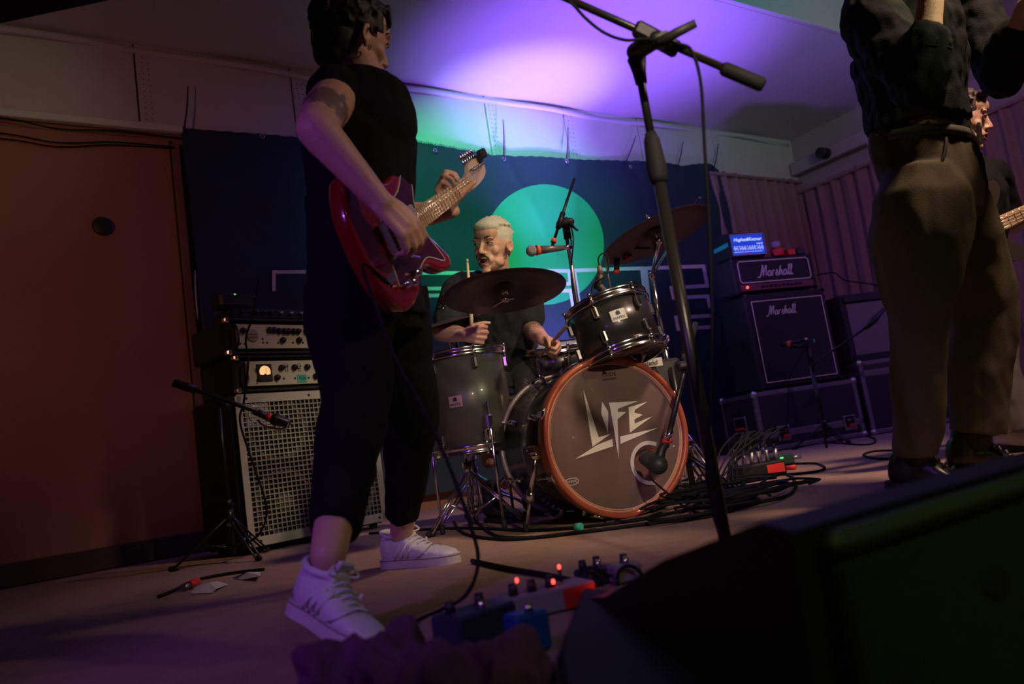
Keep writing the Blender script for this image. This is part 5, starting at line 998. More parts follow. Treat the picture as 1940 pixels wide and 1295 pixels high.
# ---------------------------------------------------------------- her guitar
EG = T('electric_guitar', 'red solid body electric guitar with dark pickguard and pale maple neck', 'guitar', xyz(LG.translation)); EG['label'] = 'red electric guitar with dark pickguard and pale maple neck held by the front guitarist'
out = [(-.205, 0), (-.195, .085), (-.14, .155), (-.05, .152), (.02, .115), (.07, .112), (.13, .145), (.185, .155), (.207, .13), (.18, .09), (.15, .055), (.142, .03), (.142, -.03), (.165, -.055), (.215, -.095), (.238, -.135), (.222, -.165), (.16, -.155), (.08, -.122), (.02, -.122), (-.05, -.16), (-.13, -.168), (-.19, -.095)]
so_ = [tuple(p)[:2] for p in cr([(x, y, 0) for x, y in out + [out[0]]], 4)][:-1]; BL = LG @ Matrix.Translation((0, 0, -0.022))
gm = mat('translucent_red_lacquer', (0.22, 0.005, 0.009), 0.18, 0, 6, 0.3, coat=1.0)
def inset(pl, d):
    n = len(pl); r = []
    for i in range(n):
        a, b = Vector(pl[i - 1]), Vector(pl[(i + 1) % n]); t = (b - a).normalized(); r.append((pl[i][0] - t.y * -d if False else pl[i][0] + t.y * d, pl[i][1] - t.x * d))
    return r
area = sum(so_[i - 1][0] * so_[i][1] - so_[i][0] * so_[i - 1][1] for i in range(len(so_))); sg = -1 if area > 0 else 1
vsb = MB(BL); lay = [(sg * 0.010, -.020), (sg * .003, -.019), (0, -.012), (0, .012), (sg * .003, .019), (sg * .010, .021)]; n = len(so_); VV = []
for d, z in lay: VV += [(x, y, z) for x, y in inset(so_, d)]
FF = [(k * n + i, k * n + (i + 1) % n, (k + 1) * n + (i + 1) % n, (k + 1) * n + i) for k in range(5) for i in range(n)]; vsb.add(VV, FF + [tuple(reversed(range(n))), tuple(range(5 * n, 6 * n))], [True] * len(FF) + [False, False]); part('guitar_body', vsb, gm, EG)
pg = [(-.12, .10), (-.05, .118), (.03, .095), (.08, .092), (.14, .12), (.165, .125), (.15, .09), (.13, .05), (.13, -.03), (.16, -.07), (.19, -.12), (.15, -.125), (.08, -.085), (.0, -.07), (-.06, -.06), (-.09, 0)]
pq = [tuple(p)[:2] for p in cr([(x, y, 0) for x, y in pg + [pg[0]]], 3)][:-1]; g_ = part('pickguard', MB(BL).prism(pq, Matrix(), .0215, .0238), mat('dark_tortoise_plate', (0.05, 0.006, 0.02), 0.2, coat=.6), EG); part('pickguard_edge', MB(BL).strip(pq, 0.0022, Matrix(), .0217, .0242, True), mat('plate_edge_white', (0.6, .58, .55), .4), g_)
for u in (-.035, .03, .095): part('pickup', MB(BL).box((u, 0, .028), (.020, .085, .010), .004), mat('pale_pickup_cover', (0.30, 0.28, 0.30), 0.4), EG)
part('bridge', MB(BL).box((-.085, 0, .027), (.032, .085, .010), .003).cyl((-.085, .03, .03), (-.03, .07, .055), .003, seg=8), chrome, EG)
for u, v in ((-.03, .10), (-.065, .112), (-.10, .105)): part('control_knob', MB(BL).cyl((u, v, .022), (u, v, .042), .011, .009, 14), chrome, EG)
part('jack_plate', MB(BL).box((-.14, .075, .022), (.05, .022, .006), .003), chrome, EG)
mp = mat('maple_neck', (0.62, 0.42, 0.24), 0.35, 0, 12, 0.12, coat=.4); NL = Matrix(LG); u0, u1 = .075, .568
nk_ = MB(LG).loft([(Vector((u, 0, -.006 - t_)), Vector((0, hw, 0)), Vector((0, 0, .010))) for u, hw, t_ in ((u0, .028, 0), (.3, .025, .0), (u1, .0215, 0))], 16, 3)
nkp = part('neck', nk_, mp, EG); fb_ = part('fretboard', MB(LG).add([(u0, -.028, .004), (u0, .028, .004), (u1, .0215, .004), (u1, -.0215, .004), (u0, -.028, -.004), (u0, .028, -.004), (u1, .0215, -.004), (u1, -.0215, -.004)], [(0, 1, 2, 3), (7, 6, 5, 4), (0, 4, 5, 1), (1, 5, 6, 2), (2, 6, 7, 3), (3, 7, 4, 0)]), mp, nkp)
for k in range(22):
    u = -.08 + .648 * (1 - (1 - 2 ** (-(k + 1) / 12))) if False else (u1 - .648 * (1 - 2 ** (-(k + 1) / 12))); hw = lerp(.028, .0215, (u - u0) / (u1 - u0))
    part('fret', MB(LG).cyl((u, -hw, .0048), (u, hw, .0048), .0013, seg=6), chrome, nkp)
hs_ = [(u1, -.022), (u1 + .03, -.030), (u1 + .05, -.045), (u1 + .09, -.052), (u1 + .15, -.050), (u1 + .185, -.030), (u1 + .18, -.005), (u1 + .15, .01), (u1 + .08, .020), (u1 + .03, .022), (u1, .022)]
part('headstock', MB(LG).prism([tuple(p)[:2] for p in cr([(x, y, 0) for x, y in hs_ + [hs_[0]]], 3)][:-1], Matrix(), -.018, -.004), mat('pale_maple_head', (0.60, 0.46, 0.34), 0.35, coat=.4), EG)
for k in range(6):
    u = u1 + .035 + .022 * k; part('tuner', MB(LG).cyl((u, -.028, -.004), (u, -.028, .014), .0045, seg=8).cyl((u, -.045, -.012), (u, -.068, -.012), .003, seg=6).ell((u, -.074, -.012), (.008, .010, .004)), chrome, EG)
part('nut', MB(LG).box((u1, 0, .004), (.004, .043, .006)), whitep, EG)
for k in range(6): v = -.018 + .0072 * k; part('string', MB(LG).tube([(-.085, v * 1.45, .016), (u1, v, .0075), (u1 + .035 + .022 * k, -.026, .006)], .0006, 5), chrome, EG)
part('clip_tuner', MB(LG).box((u1 + .16, -.055, .012), (.045, .03, .02), .005).box((u1 + .15, -.045, -.005), (.02, .025, .03), .004), blackp, EG)
st = cr([LG @ Vector((.23, -.15, -.03)), shL + UP * .05 + cv(0, 0, 1) * .06, nck + cv(-.5, 0, .6) * .09 - UP * .0, che + cv(-.5, -.2, .8) * .16, LG @ Vector((-.20, 0, -.03))], 8); part('strap', MB().tube(st[:12], 0.012, 8), dk, EG)
solo('guitar_cable', MB().tube(cr([LG @ Vector((-.15, .09, 0)), P(688, 500, 1.66), P(712, 580, 1.62), P(750, 680, 1.58), P(800, 770, 1.54), P(850, 880, 1.48), P(888, 985, 1.42), P(906, 1060, 1.38), P(884, 1125, 1.33), onZ(835, 1155, .006), onZ(780, 1180, .006), onZ(760, 1215, .006)], 8), 0.0035, 8), cablem, 'black guitar cable curling from the red guitar down to the pedals', 'cable')
# ---------------------------------------------------------------- the drummer
D = T('person', 'blond moustached drummer in a dark t-shirt seated behind the kit', 'person', xyz(th))
hdD = headframe(P(934, 468, 3.60), cv(-0.50, -0.06, 0.86), cv(-0.06, 1, 0.02)); nD = P(942, 518, 3.66); cD = P(935, 580, 3.70); pD = P(955, 690, 3.76)
sR, sL = P(872, 548, 3.62), P(992, 545, 3.70); eR, eL = P(838, 628, 3.50), P(1005, 622, 3.66); wR, wL = P(882, 634, 3.34), P(1030, 643, 3.42)
skD = skinmat('skin_drummer', SK, [(tuple(WM[D].inverted() @ P(1012, 625, 3.6)), 0.11, 45, (0.06, 0.06, 0.05))]); mb = MB(); H = head_shapes(mb, hdD, 1.03, 1.0); limb(mb, [nD - UP * .05, nD, hdD @ Vector((0, -.02, -.05))], [.062, .058, .058])
torso(mb, pD, cD, nD, cv(-1, 0, -.1), cv(-1, 0, -.05)); limb(mb, [sR, eR], [.055, .045]); limb(mb, [eR, lerp(eR, wR, .4), wR], [.046, .042, .028]); limb(mb, [sL, eL], [.055, .045]); limb(mb, [eL, lerp(eL, wL, .4), wL], [.046, .042, .028])
fist = ((75, 90, 55), (78, 92, 55), (80, 92, 55), (82, 92, 55)); stR = (P(885, 489, 3.36), P(897, 660, 3.30)); tR = (stR[0] - stR[1]).normalized()
fR = cv(0.55, -0.0, 0.75); hand(mb, wR, fR, cv(-0.5, 0, -.6).cross(tR) if False else tR.cross(fR), tR, fist, ((0.5, 0.5, 0.6), (0.5, 0.05, 0.9)), 0.98)
stL = (P(1046, 648, 3.34), P(1098, 590, 3.10)); tL_ = (stL[1] - stL[0]).normalized(); fL_ = cv(0.75, -0.45, 0.5); hand(mb, wL, fL_, -tL_.cross(fL_), tL_, fist, ((0.6, 0.5, 0.5), (0.7, 0.1, 0.7)), 0.98)
kR, kL = P(930, 742, 3.62), P(1005, 728, 3.62)
for hh, kk, aa in ((pD + cv(-1, 0, 0) * .09, kR, P(925, 872, 3.55)), (pD + cv(1, 0, 0) * .09, kL, P(1000, 862, 3.60))): limb(mb, [hh - UP * .02, kk], [.08, .06]); limb(mb, [kk, aa], [.055, .034])
bD = blob('body', mb, skD, D, 0.0046, 3); face_parts(D, bD, H, 1.0, (0.06, 0.04, 0.025))
must = MB(H)
for k in range(34):
    x = -.027 + .054 * k / 33; z = -.040 - 18 * x * x + random.uniform(-.002, .002); must.cap((x, .0915 - 9 * x * x, z), (x * 1.12, .093 - 10 * x * x, z - .011), .0024, .0012, 5)
part('moustache', must, mat('brown_moustache', (0.07, 0.045, 0.025), 0.8), bD)
for s_ in (-1, 1): part('ear_plug', MB(H).tube([(s_ * .082 + .0, .004 + .009 * math.cos(a), -.034 + .009 * math.sin(a)) for a in np.linspace(0, 6.28, 13)[:-1]], .0025, 6, closed=True), black, bD)
mb = MB(); r_ = random.Random(5); mb.M = H; mb.ell((0, -.016, .047), (.078, .097, .084)); mb.ell((0, .020, .082), (.064, .064, .050)); mb.ell((0, .050, .083), (.058, .050, .034)); mb.ell((0, -.045, .005), (.071, .060, .068))
for k in range(520):
    a = r_.uniform(0, 6.283); t = math.acos(r_.uniform(-0.05, 1)); d = Vector((math.sin(t) * math.cos(a), math.sin(t) * math.sin(a), math.cos(t)))
    if (d.y > 0.5 and d.z < 0.42) or (abs(d.x) > .62 and d.z < .45): continue
    p = Vector((d.x * .078, d.y * .096 - .016, d.z * .084 + .047)); mb.cap(p, p + (d * .5 + Vector((r_.uniform(-.2, .2), r_.uniform(.3, .9), r_.uniform(-.3, .1)))).normalized() * r_.uniform(.008, .016), .006, .003, 5)
mb.M = Matrix(); blob('hair', mb, mat('bleached_hair', (0.80, 0.78, 0.58), 0.6, 0, 250, 0.45, 400, .5), D, 0.0034, 3)
dks = mat('dark_green_black_tee', (0.009, 0.012, 0.016), 0.9, 0, 60, 0.15, 300, 0.3)
mb = MB(); torso(mb, pD, cD, nD, cv(-1, 0, -.1), cv(-1, 0, -.05), 1.04, 0.02); limb(mb, [lerp(cD, sR, .5) + UP * .05, sR, lerp(sR, eR, .72)], [.08, .075, .072]); limb(mb, [lerp(cD, sL, .5) + UP * .05, sL, lerp(sL, eL, .75)], [.08, .075, .072]); mb.tube([nD - UP * .06, nD - UP * .005], [.09, .070], 18)
blob('t_shirt', mb, dks, D, 0.006, 4, (0.012, (10, 10, 5)))
jn = mat('worn_dark_jeans', (0.05, 0.05, 0.055), 0.85, 0, 20, 0.4, 300, 0.3); mb = MB(); mb.loft([(pD - UP * .10, cv(1, 0, 0) * .17, cv(0, 0, 1) * .13), (pD + UP * .02, cv(1, 0, 0) * .172, cv(0, 0, 1) * .13), (pD + UP * .09, cv(1, 0, 0) * .16, cv(0, 0, 1) * .125)], 24)
for hh, kk, aa in ((pD + cv(-1, 0, 0) * .09, kR, P(925, 872, 3.55)), (pD + cv(1, 0, 0) * .09, kL, P(1000, 862, 3.60))):
    mb.tube(cr([hh - UP * .02, lerp(hh, kk, .5), kk, lerp(kk, aa, .5), aa + UP * .03], 5), [.11, .10, .085, .075, .07, .065], 16)
blob('jeans', mb, jn, D, 0.007, 3, (0.008, (9, 9, 6)))
for aa in (P(925, 872, 3.55), P(1000, 862, 3.60)):
    a2 = aa.copy(); a2.z = 0.09; shoe(D, a2, cv(0, 0, 1) * Vector((1, 1, 0)) if False else Vector((-.1, -1, 0)), UP, 0.28, (blackp, rubber, blackp, blackm), None, 'boot')
for nm, lb, st_ in (('drumstick', "drumstick held upright in the drummer's raised fist", (stR[0], lerp(stR[0], stR[1], 1.0))), ('drumstick', 'darker drumstick pointing up and right over the snare drum', (stL[1], stL[0] - (stL[1] - stL[0]) * .5))):
    t = T(nm, lb, 'drumstick', xyz(st_[1])); a, b = st_; u = (a - b).normalized(); part('shaft', MB().tube([b, b + (a - b) * .7, a - u * .02], [.0078, .0078, .0045], 10), mat('hickory', (0.62, 0.50, 0.30), 0.5), t); part('tip', MB().ell(a - u * .010, (.0055, .0055, .0055)).tube([a - u * .022, a - u * .004], [.0035, .0050], 8), mat('hickory', ()), t)
sz_ = pD.z - .16; th2 = Vector((pD.x, pD.y, 0)); thL = Matrix.Translation((th2.x, th2.y, 0)); part('seat', MB().lathe([(0, sz_ - .05), (.15, sz_ - .05), (.17, sz_ - .03), (.17, sz_ - .005), (.155, sz_ + .008), (0, sz_ + .01)], thL, 28), blackp, tr_); part('post', MB().cyl((th2.x, th2.y, .1), (th2.x, th2.y, sz_ - .05), .016), chrome, tr_); tripod(tr_, th2, .26, .25, .3, chrome)
# ---------------------------------------------------------------- the singer
S = T('person', 'singer in tucked dark shirt and wide olive trousers, head above the frame', 'person', xyz(onZ(1800, 915)))
oliv = mat('olive_wool_trousers', (0.105, 0.088, 0.050), 0.85, 0, 40, 0.12, 350, 0.35, spec=0.2); shm = mat('charcoal_shirt', (0.010, 0.0125, 0.012), 0.85, 0, 50, 0.15, 300, 0.3, spec=0.15)
fw = cv(0.80, 0, 0.60); rt = cv(-0.60, 0, 0.80)
pel = P(1752, 305, 2.42); che = P(1722, 70, 2.42); nck = P(1722, -95, 2.40); kneeR, ankR = P(1742, 600, 2.27), P(1742, 872, 2.33); kneeL, ankL = P(1862, 590, 2.50), P(1850, 870, 2.52)
hR, hL = pel + rt * .10 - UP * .05, pel - rt * .10 - UP * .05; hS = headframe(P(1735, -215, 2.36), fw, UP)
mb = MB(); H = head_shapes(mb, hS, 1.05); limb(mb, [nck - UP * .05, nck, hS @ Vector((0, -.02, -.05))], [.065, .058, .058]); torso(mb, pel, che, nck, rt, rt, 1.08)
sR, eR, wR = P(1650, 30, 2.28), P(1742, 165, 2.10), P(1768, -35, 2.06); sL, eL, wL = P(1815, -20, 2.58), P(1900, 140, 2.42), P(1946, 10, 2.22)
limb(mb, [sR, eR], [.058, .046]); limb(mb, [eR, lerp(eR, wR, .35), wR], [.050, .050, .046, .034, .029]); limb(mb, [sL, eL], [.058, .046]); limb(mb, [eL, lerp(eL, wL, .35), wL], [.048, .048, .042, .034, .028])
aR = onZ(1752, 928); aR.z = .088; aL = P(1850, 870, 2.52); aL.z = .088; ankR, ankL = aR, aL
ic = ((25, 35, 20), (28, 38, 20), (30, 38, 20), (32, 38, 20)); hand(mb, wR, (wR - eR), cv(1, 0, -.2), cv(.2, .1, 1), ic); hand(mb, wL, (wL - eL), cv(-1, 0, -.2), cv(-.2, .1, 1), ic)
limb(mb, [hR, kneeR, lerp(kneeR, ankR, .3), ankR], [.075, .050, .045, .042, .036]); limb(mb, [hL, kneeL, lerp(kneeL, ankL, .3), ankL], [.075, .050, .045, .042, .036])
bS = blob('body', mb, skinmat('skin_singer', SK), S, 0.0055, 3); face_parts(S, bS, H)
mb = MB(); hair_shapes(mb, H, 250, 0.02, 9); blob('hair', mb, mat('dark_brown_hair', (0.02, 0.013, 0.010), 0.6), S, 0.006, 2)
mb = MB(); torso(mb, pel + UP * .02, che, nck, rt, rt, 1.08, 0.026, t0=2)
mb.loft([(pel + UP * .060, rt * .158, fw * .128), (pel + UP * .082, rt * .166, fw * .134), (pel + UP * .105, rt * .174, fw * .140), (pel + UP * .2, rt * .175, fw * .135), (pel + UP * .34, rt * .180, fw * .138)], 28)
limb(mb, [lerp(che, sR, .4) + UP * .07, sR, lerp(sR, eR, .5), eR - UP * .0], [.090, .084, .078, .070]); limb(mb, [eR - UP * .005, lerp(eR, wR, .42)], [.068, .062]); limb(mb, [lerp(che, sL, .4) + UP * .07, sL, eL], [.09, .082, .072]); limb(mb, [eL, lerp(eL, wL, .55)], [.070, .060])
mb.ell(lerp(che, sR, .5) - cv(.6, .5, 0) * .03, (.11, .11, .13)); mb.tube([nck - UP * .05, nck + UP * .02], [.085, .066], 18)
blob('shirt', mb, shm, S, 0.006, 4, (0.016, (9, 9, 7)))
cu_ = lerp(eR, wR, .44); part('rolled_cuff', MB().tube([lerp(eR, wR, .36), lerp(eR, wR, .44)], [.064, .064], 20).tube([lerp(eR, wR, .34), lerp(eR, wR, .36)], [.066, .066], 20), shm, S)
# trousers: waist, seat, two wide straight legs
mb = MB(); hemR, hemL = P(1736, 862, 2.31), P(1852, 822, 2.50)
mb.loft([(pel - UP * .17, rt * .17, fw * .115), (pel - UP * .09, rt * .185, fw * .138), (pel, rt * .178, fw * .144), (pel + UP * .045, rt * .174, fw * .143), (pel + UP * .078, rt * .170, fw * .140), (pel + UP * .084, rt * .160, fw * .130)], 32, 2.3)
def leg(h, k, e, w0, w1, w2, w3):
    pts = cr([h, lerp(h, k, .5), k, lerp(k, e, .5), e], 5); rs = np.interp(np.linspace(0, 1, len(pts)), [0, .10, .25, .5, .75, 1], [w0 * .72, w0 * .96, w0 * .96, w1, w2, w3]); n = len(pts); rg = []
    for i, p in enumerate(pts):
        t = (pts[min(i + 1, n - 1)] - pts[max(i - 1, 0)]).normalized(); f_ = (fw - fw.dot(t) * t).normalized(); r = t.cross(f_); rg.append((p, f_ * rs[i] * 1.12, r * rs[i] * .92))
    mb.loft(rg, 28, 1.7)
leg(hR + rt * .02, kneeR, hemR, .125, .076, .064, .052); leg(hL, kneeL, hemL, .125, .090, .084, .080)
tro = blob('trousers', mb, oliv, S, 0.006, 12, (0.012, (7, 7, 3.5)))
blt = []; bc_ = pel + UP * .056
for k in range(40): a = 2 * math.pi * k / 40; ca, sa = math.cos(a), math.sin(a); e_ = 2 / 2.3; blt.append((bc_ + rt * .172 * math.copysign(abs(ca) ** e_, ca) + fw * .141 * math.copysign(abs(sa) ** e_, sa)))
vs = []; fs = []; n = 40
for p in blt: o = (p - bc_).normalized() * .004; vs += [p - UP * .014, p - UP * .014 + o, p + UP * .014 + o, p + UP * .014]
for k in range(n):
    k2 = (k + 1) % n
    for q in range(4): fs.append((k * 4 + q, k2 * 4 + q, k2 * 4 + (q + 1) % 4, k * 4 + (q + 1) % 4))
bt_ = part('belt', MB().add(vs, fs, True), mat('grey_leather_belt', (0.10, 0.10, 0.085), 0.35), S)
bk = bc_ + fw * .156 + rt * .03; Lk = frame(bk, UP.cross(fw) * -1, fw); part('buckle', MB(Lk).strip([(-.026, -.022), (.026, -.022), (.026, .022), (-.026, .022)], 0.009, Matrix(), 0, .007, True).box((0, 0, .004), (.006, .044, .004)), mat('bright_buckle', (0.70, 0.62, 0.45), 0.3, 0.3), bt_)
for a in (75, 20, -30, 150): 
    a = math.radians(a); o = rt * math.cos(a) * .176 + fw * math.sin(a) * .144; Ll = frame(bc_ + o, UP.cross(o.normalized()), o); part('belt_loop', MB(Ll).box((0, 0, 0), (.012, .050, .005), .001), oliv, tro)
def surf_line(pts, r, m, nm, parent): part(nm, MB().tube(cr(pts, 6), r, 6), m, parent)
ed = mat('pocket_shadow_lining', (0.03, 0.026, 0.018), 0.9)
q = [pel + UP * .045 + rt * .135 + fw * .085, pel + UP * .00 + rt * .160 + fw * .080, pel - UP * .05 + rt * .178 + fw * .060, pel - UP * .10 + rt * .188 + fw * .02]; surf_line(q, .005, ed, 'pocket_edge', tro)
kc = T('key_clip', 'bright metal key clip glinting between the legs of the singer', 'clip', xyz(P(1786, 508, 2.33))); part('ring', MB().tube([P(1785, 506, 2.33) + rt * .007 * math.cos(a) + UP * .009 * math.sin(a) for a in np.linspace(0, 6.283, 13)[:-1]], .002, 6, closed=True), chrome, kc); part('hook', MB().tube(cr([P(1787, 512, 2.33), P(1791, 528, 2.33), P(1796, 545, 2.33)], 3), [.0035, .003, .004], 8), chrome, kc)
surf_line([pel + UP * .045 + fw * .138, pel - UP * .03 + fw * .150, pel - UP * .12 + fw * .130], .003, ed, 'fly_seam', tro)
bsh = mat('black_shoe_leather', (0.010, 0.010, 0.011), 0.35)
for q_, h_ in ((aR, hemR), (aL, hemL)): part('sock', MB().tube([q_, lerp(q_, h_, .6), h_ + UP * .06], [.044, .046, .050], 16), blackm, S) 
shoe(S, aR, cv(0.75, 0, 0.65) * 1.0, UP, 0.29, (bsh, rubber, bsh, blackm), 'near black shoe half hidden by the wedge', 'boot'); shoe(S, aL, cv(0.95, 0, 0.25), UP, 0.29, (bsh, rubber, bsh, mat('grey_lace', (.12, .12, .12), .6)), 'far black lace-up shoe', 'boot')
# ---------------------------------------------------------------- the bass player behind the singer
B = T('person', 'dark-haired musician in black t-shirt half hidden behind the singer', 'person', xyz(onZ(1900, 850)))
hB = headframe(P(1820, 232, 3.22), cv(0.86, -.05, .45), cv(-.04, 1, 0)); nB = P(1826, 298, 3.25); cB = P(1842, 375, 3.27); pB = P(1850, 545, 3.3); r2 = cv(-.5, 0, .86); f2 = cv(.86, 0, .5)
sR, eR, wR = P(1800, 350, 3.15), P(1672, 420, 3.15), P(1770, 490, 3.0); sL, eL, wL = P(1885, 340, 3.4), P(1905, 430, 3.45), P(1955, 412, 3.2)
mb = MB(); H = head_shapes(mb, hB, 1.0, .4); limb(mb, [nB - UP * .05, nB, hB @ Vector((0, -.02, -.05))], [.062, .056, .056]); torso(mb, pB, cB, nB, r2, r2, .98)
for a, b_, c in ((sR, eR, wR), (sL, eL, wL)): limb(mb, [a, b_], [.052, .042]); limb(mb, [b_, lerp(b_, c, .4), c], [.042, .038, .027])
hand(mb, wR, cv(.8, -.3, .3), cv(0, -.2, -1), cv(0, 1, 0), ic); hand(mb, wL, cv(.3, .9, .2), cv(.3, -.1, .9) * -1, cv(.9, .2, 0), fist)
kB1, aB1, kB2, aB2 = P(1880, 690, 3.15), P(1925, 815, 3.08), P(1850, 690, 3.4), P(1850, 800, 3.5)
limb(mb, [pB + r2 * .09, kB1, aB1], [.08, .055, .036]); limb(mb, [pB - r2 * .09, kB2, aB2], [.08, .055, .036])
bB = blob('body', mb, skinmat('skin_bassist', SK), B, 0.0055, 3); face_parts(B, bB, H, .5, (0.05, 0.035, 0.025))
mb = MB(); hair_shapes(mb, H, 420, 0.022, 21); mb.M = H
for k in range(50): a = random.uniform(-1, 1); mb.cap((.06 * a, .062, .10), (.066 * a, .09, .115 + random.uniform(-.01, .02)), .012, .006, 6)
mb.M = Matrix(); blob('hair', mb, mat('brown_hair', (0.05, 0.032, 0.025), 0.6, 0, 200, .4), B, 0.005, 2)
mb = MB(); torso(mb, pB, cB, nB, r2, r2, .98, 0.02); limb(mb, [lerp(cB, sR, .5) + UP * .05, sR, lerp(sR, eR, .55)], [.08, .072, .066]); limb(mb, [lerp(cB, sL, .5) + UP * .05, sL, lerp(sL, eL, .8)], [.08, .075, .070]); mb.tube([nB - UP * .05, nB + UP * .005], [.085, .066], 16); blob('t_shirt', mb, dk, B, 0.007, 4, (0.012, (9, 9, 6)))
mb = MB(); mb.loft([(pB - UP * .12, r2 * .165, f2 * .12), (pB, r2 * .17, f2 * .125), (pB + UP * .09, r2 * .155, f2 * .12)], 24)
for h, k, e in ((pB + r2 * .09, kB1, aB1), (pB - r2 * .09, kB2, aB2)): mb.tube(cr([h, lerp(h, k, .5), k, lerp(k, e, .5), e - UP * .01], 5), [.11, .105, .095, .09, .09, .092], 16)
blob('trousers', mb, mat('grey_trousers', (0.09, 0.08, 0.08), 0.85), B, 0.007, 3, (0.012, (8, 8, 5)))
for aa in (aB1, aB2): a2 = aa.copy(); a2.z = .088; shoe(B, a2, f2, UP, 0.28, (mat('grey_white_shoe', (.35, .33, .35), .5), rubber, bsh, blackm), None, 'boot')
# his bass guitar
n0, n1 = P(1885, 428, 3.02), P(1990, 380, 3.10); da = (n1 - n0).normalized(); db_ = cv(.4, -.9, .1); db_ = (db_ - db_.dot(da) * da).normalized(); dn = da.cross(db_); dn = -dn if dn.dot(cv(0, 0, 1)) < 0 else dn
LQ = Matrix((da, db_, dn)).transposed().to_4x4(); LQ.translation = n0 - da * .14
BG = T('bass_guitar', 'dark bass guitar with a maple neck pointing out of frame at right', 'guitar', xyz(LQ.translation)); part('guitar_body', MB(LQ).prism([tuple(p)[:2] for p in cr([(x * 1.05, y * 1.0, 0) for x, y in out + [out[0]]], 3)][:-1], Matrix(), -.04, 0.0), mat('dark_lacquer', (0.04, 0.03, 0.03), 0.3, coat=.6), BG)
nq = part('neck', MB(LQ).add([(.10, -.030, .012), (.10, .030, .012), (.70, .022, .012), (.70, -.022, .012), (.10, -.028, -.012), (.10, .028, -.012), (.70, .020, -.012), (.70, -.020, -.012)], [(0, 1, 2, 3), (7, 6, 5, 4), (0, 4, 5, 1), (1, 5, 6, 2), (2, 6, 7, 3), (3, 7, 4, 0)]), mat('maple_neck', ()), BG)
for k in range(16): u = .13 + .034 * k; part('fret', MB(LQ).cyl((u, -.028, .013), (u, .028, .013), .0016, seg=6), chrome, nq)
for k in range(4): part('string', MB(LQ).tube([(-.12, -.02 + .0135 * k, .018), (.70, -.015 + .010 * k, .016)], .0011, 5), chrome, BG)
part('headstock', MB(LQ).prism([(.70, -.022), (.74, -.05), (.88, -.05), (.90, -.01), (.80, .02), (.70, .022)], Matrix(), -.010, .006), mat('maple_neck', ()), BG)
# ================================================================ FOREGROUND WEDGE AND PEDALS
wt = P(1500, 1006, .60); wr_ = P(1952, 893, .82); ex = Vector((wr_.x - wt.x, wr_.y - wt.y, 0)); WL = 0.62; ex.normalize(); toe = onZ(1105, 1138, .03)
ey = Vector((toe.x - wt.x, toe.y - wt.y, 0)); DL = ey.length; ey.normalize(); hh = wt.z
wg = T('stage_monitor', 'large black wedge monitor blurred in the right foreground', 'monitor speaker', (wt.x, wt.y, 0)); A = Vector((wt.x, wt.y, 0))
def wp(u, v, z): return A + ex * u + ey * v + UP * z
prof = [(0.02, 0.0), (-.0, hh), (.05, hh + .004), (DL * .42, hh * .72), (DL * .80, hh * .30), (DL * 1.0, 0.035), (DL * 1.0, 0.0)]
vs = [wp(0, v, z) for v, z in prof] + [wp(WL, v, z) for v, z in prof]; n = len(prof)
wcab = part('cabinet', MB().add(vs, [tuple(range(n)), tuple(range(2 * n - 1, n - 1, -1))] + [(i, i + n, (i + 1) % n + n, (i + 1) % n) for i in range(n)]), mat('monitor_paint', (0.010, 0.010, 0.014), 0.6, 0, 60, .2, 250, .4), wg)
gm_ = mat('dark_monitor_grille', (0.022, 0.024, 0.014), 0.75, 0, 300, .5, 500, .6)
LWn = Matrix((ex, UP, ex.cross(UP))).transposed().to_4x4(); LWn.translation = A
sgn = -1 if (LWn.to_3x3() @ Vector((0, 0, 1))).dot(ey) > 0 else 1
part('back_panel', MB(LWn).box((WL / 2 + .012, hh * .44, sgn * .012), (WL - .03, hh * .80, .016), .004), gm_, wg)
part('edge_strip', MB(LWn).box((WL / 2 + .01, hh * .925, sgn * .014), (WL - .02, hh * .10, .022), .008), mat('olive_edge_strip', (0.06, 0.065, 0.028), 0.55), wg)
hp = ray(1890, 1105); 
Li = LWn.inverted(); o_ = Li @ CAMP; r__ = Li.to_3x3() @ hp; tt_ = (sgn * .022 - o_.z) / r__.z; hq = o_ + r__ * tt_
part('handle_recess', MB(LWn).ell((hq.x, hq.y, sgn * .021), (.022, .013, .004), L=Matrix.Translation((0, 0, 0))), blackm, wg)
bgp = [onZ(1108, 1150), onZ(1060, 1300), onZ(1100, 1600), onZ(1560, 1600), onZ(1330, 1180)]  # flat black shape added to turn the floor beside the wedge dark
bg_ = T('black_filler', 'flat black added bag lying against the wedge at the bottom edge', 'filler', xyz(bgp[1])); mbb = MB(); cB_ = sum(bgp, Vector()) / 5
vs = [p + UP * .001 for p in bgp] + [lerp(p, cB_, .02) + UP * .030 for p in bgp] + [lerp(p, cB_, .12) + UP * .042 for p in bgp]; part('filler_body', mbb.add(vs, [tuple(range(5)), tuple(range(14, 9, -1))] + [(k * 5 + i, k * 5 + (i + 1) % 5, (k + 1) * 5 + (i + 1) % 5, (k + 1) * 5 + i) for k in (0, 1) for i in range(5)]), blackm, bg_)
part('zip', MB().tube([lerp(p, cB_, .012) + UP * .020 for p in bgp], .003, 6, closed=True), blackp, bg_)  # thin tube round the edge of the added black shape
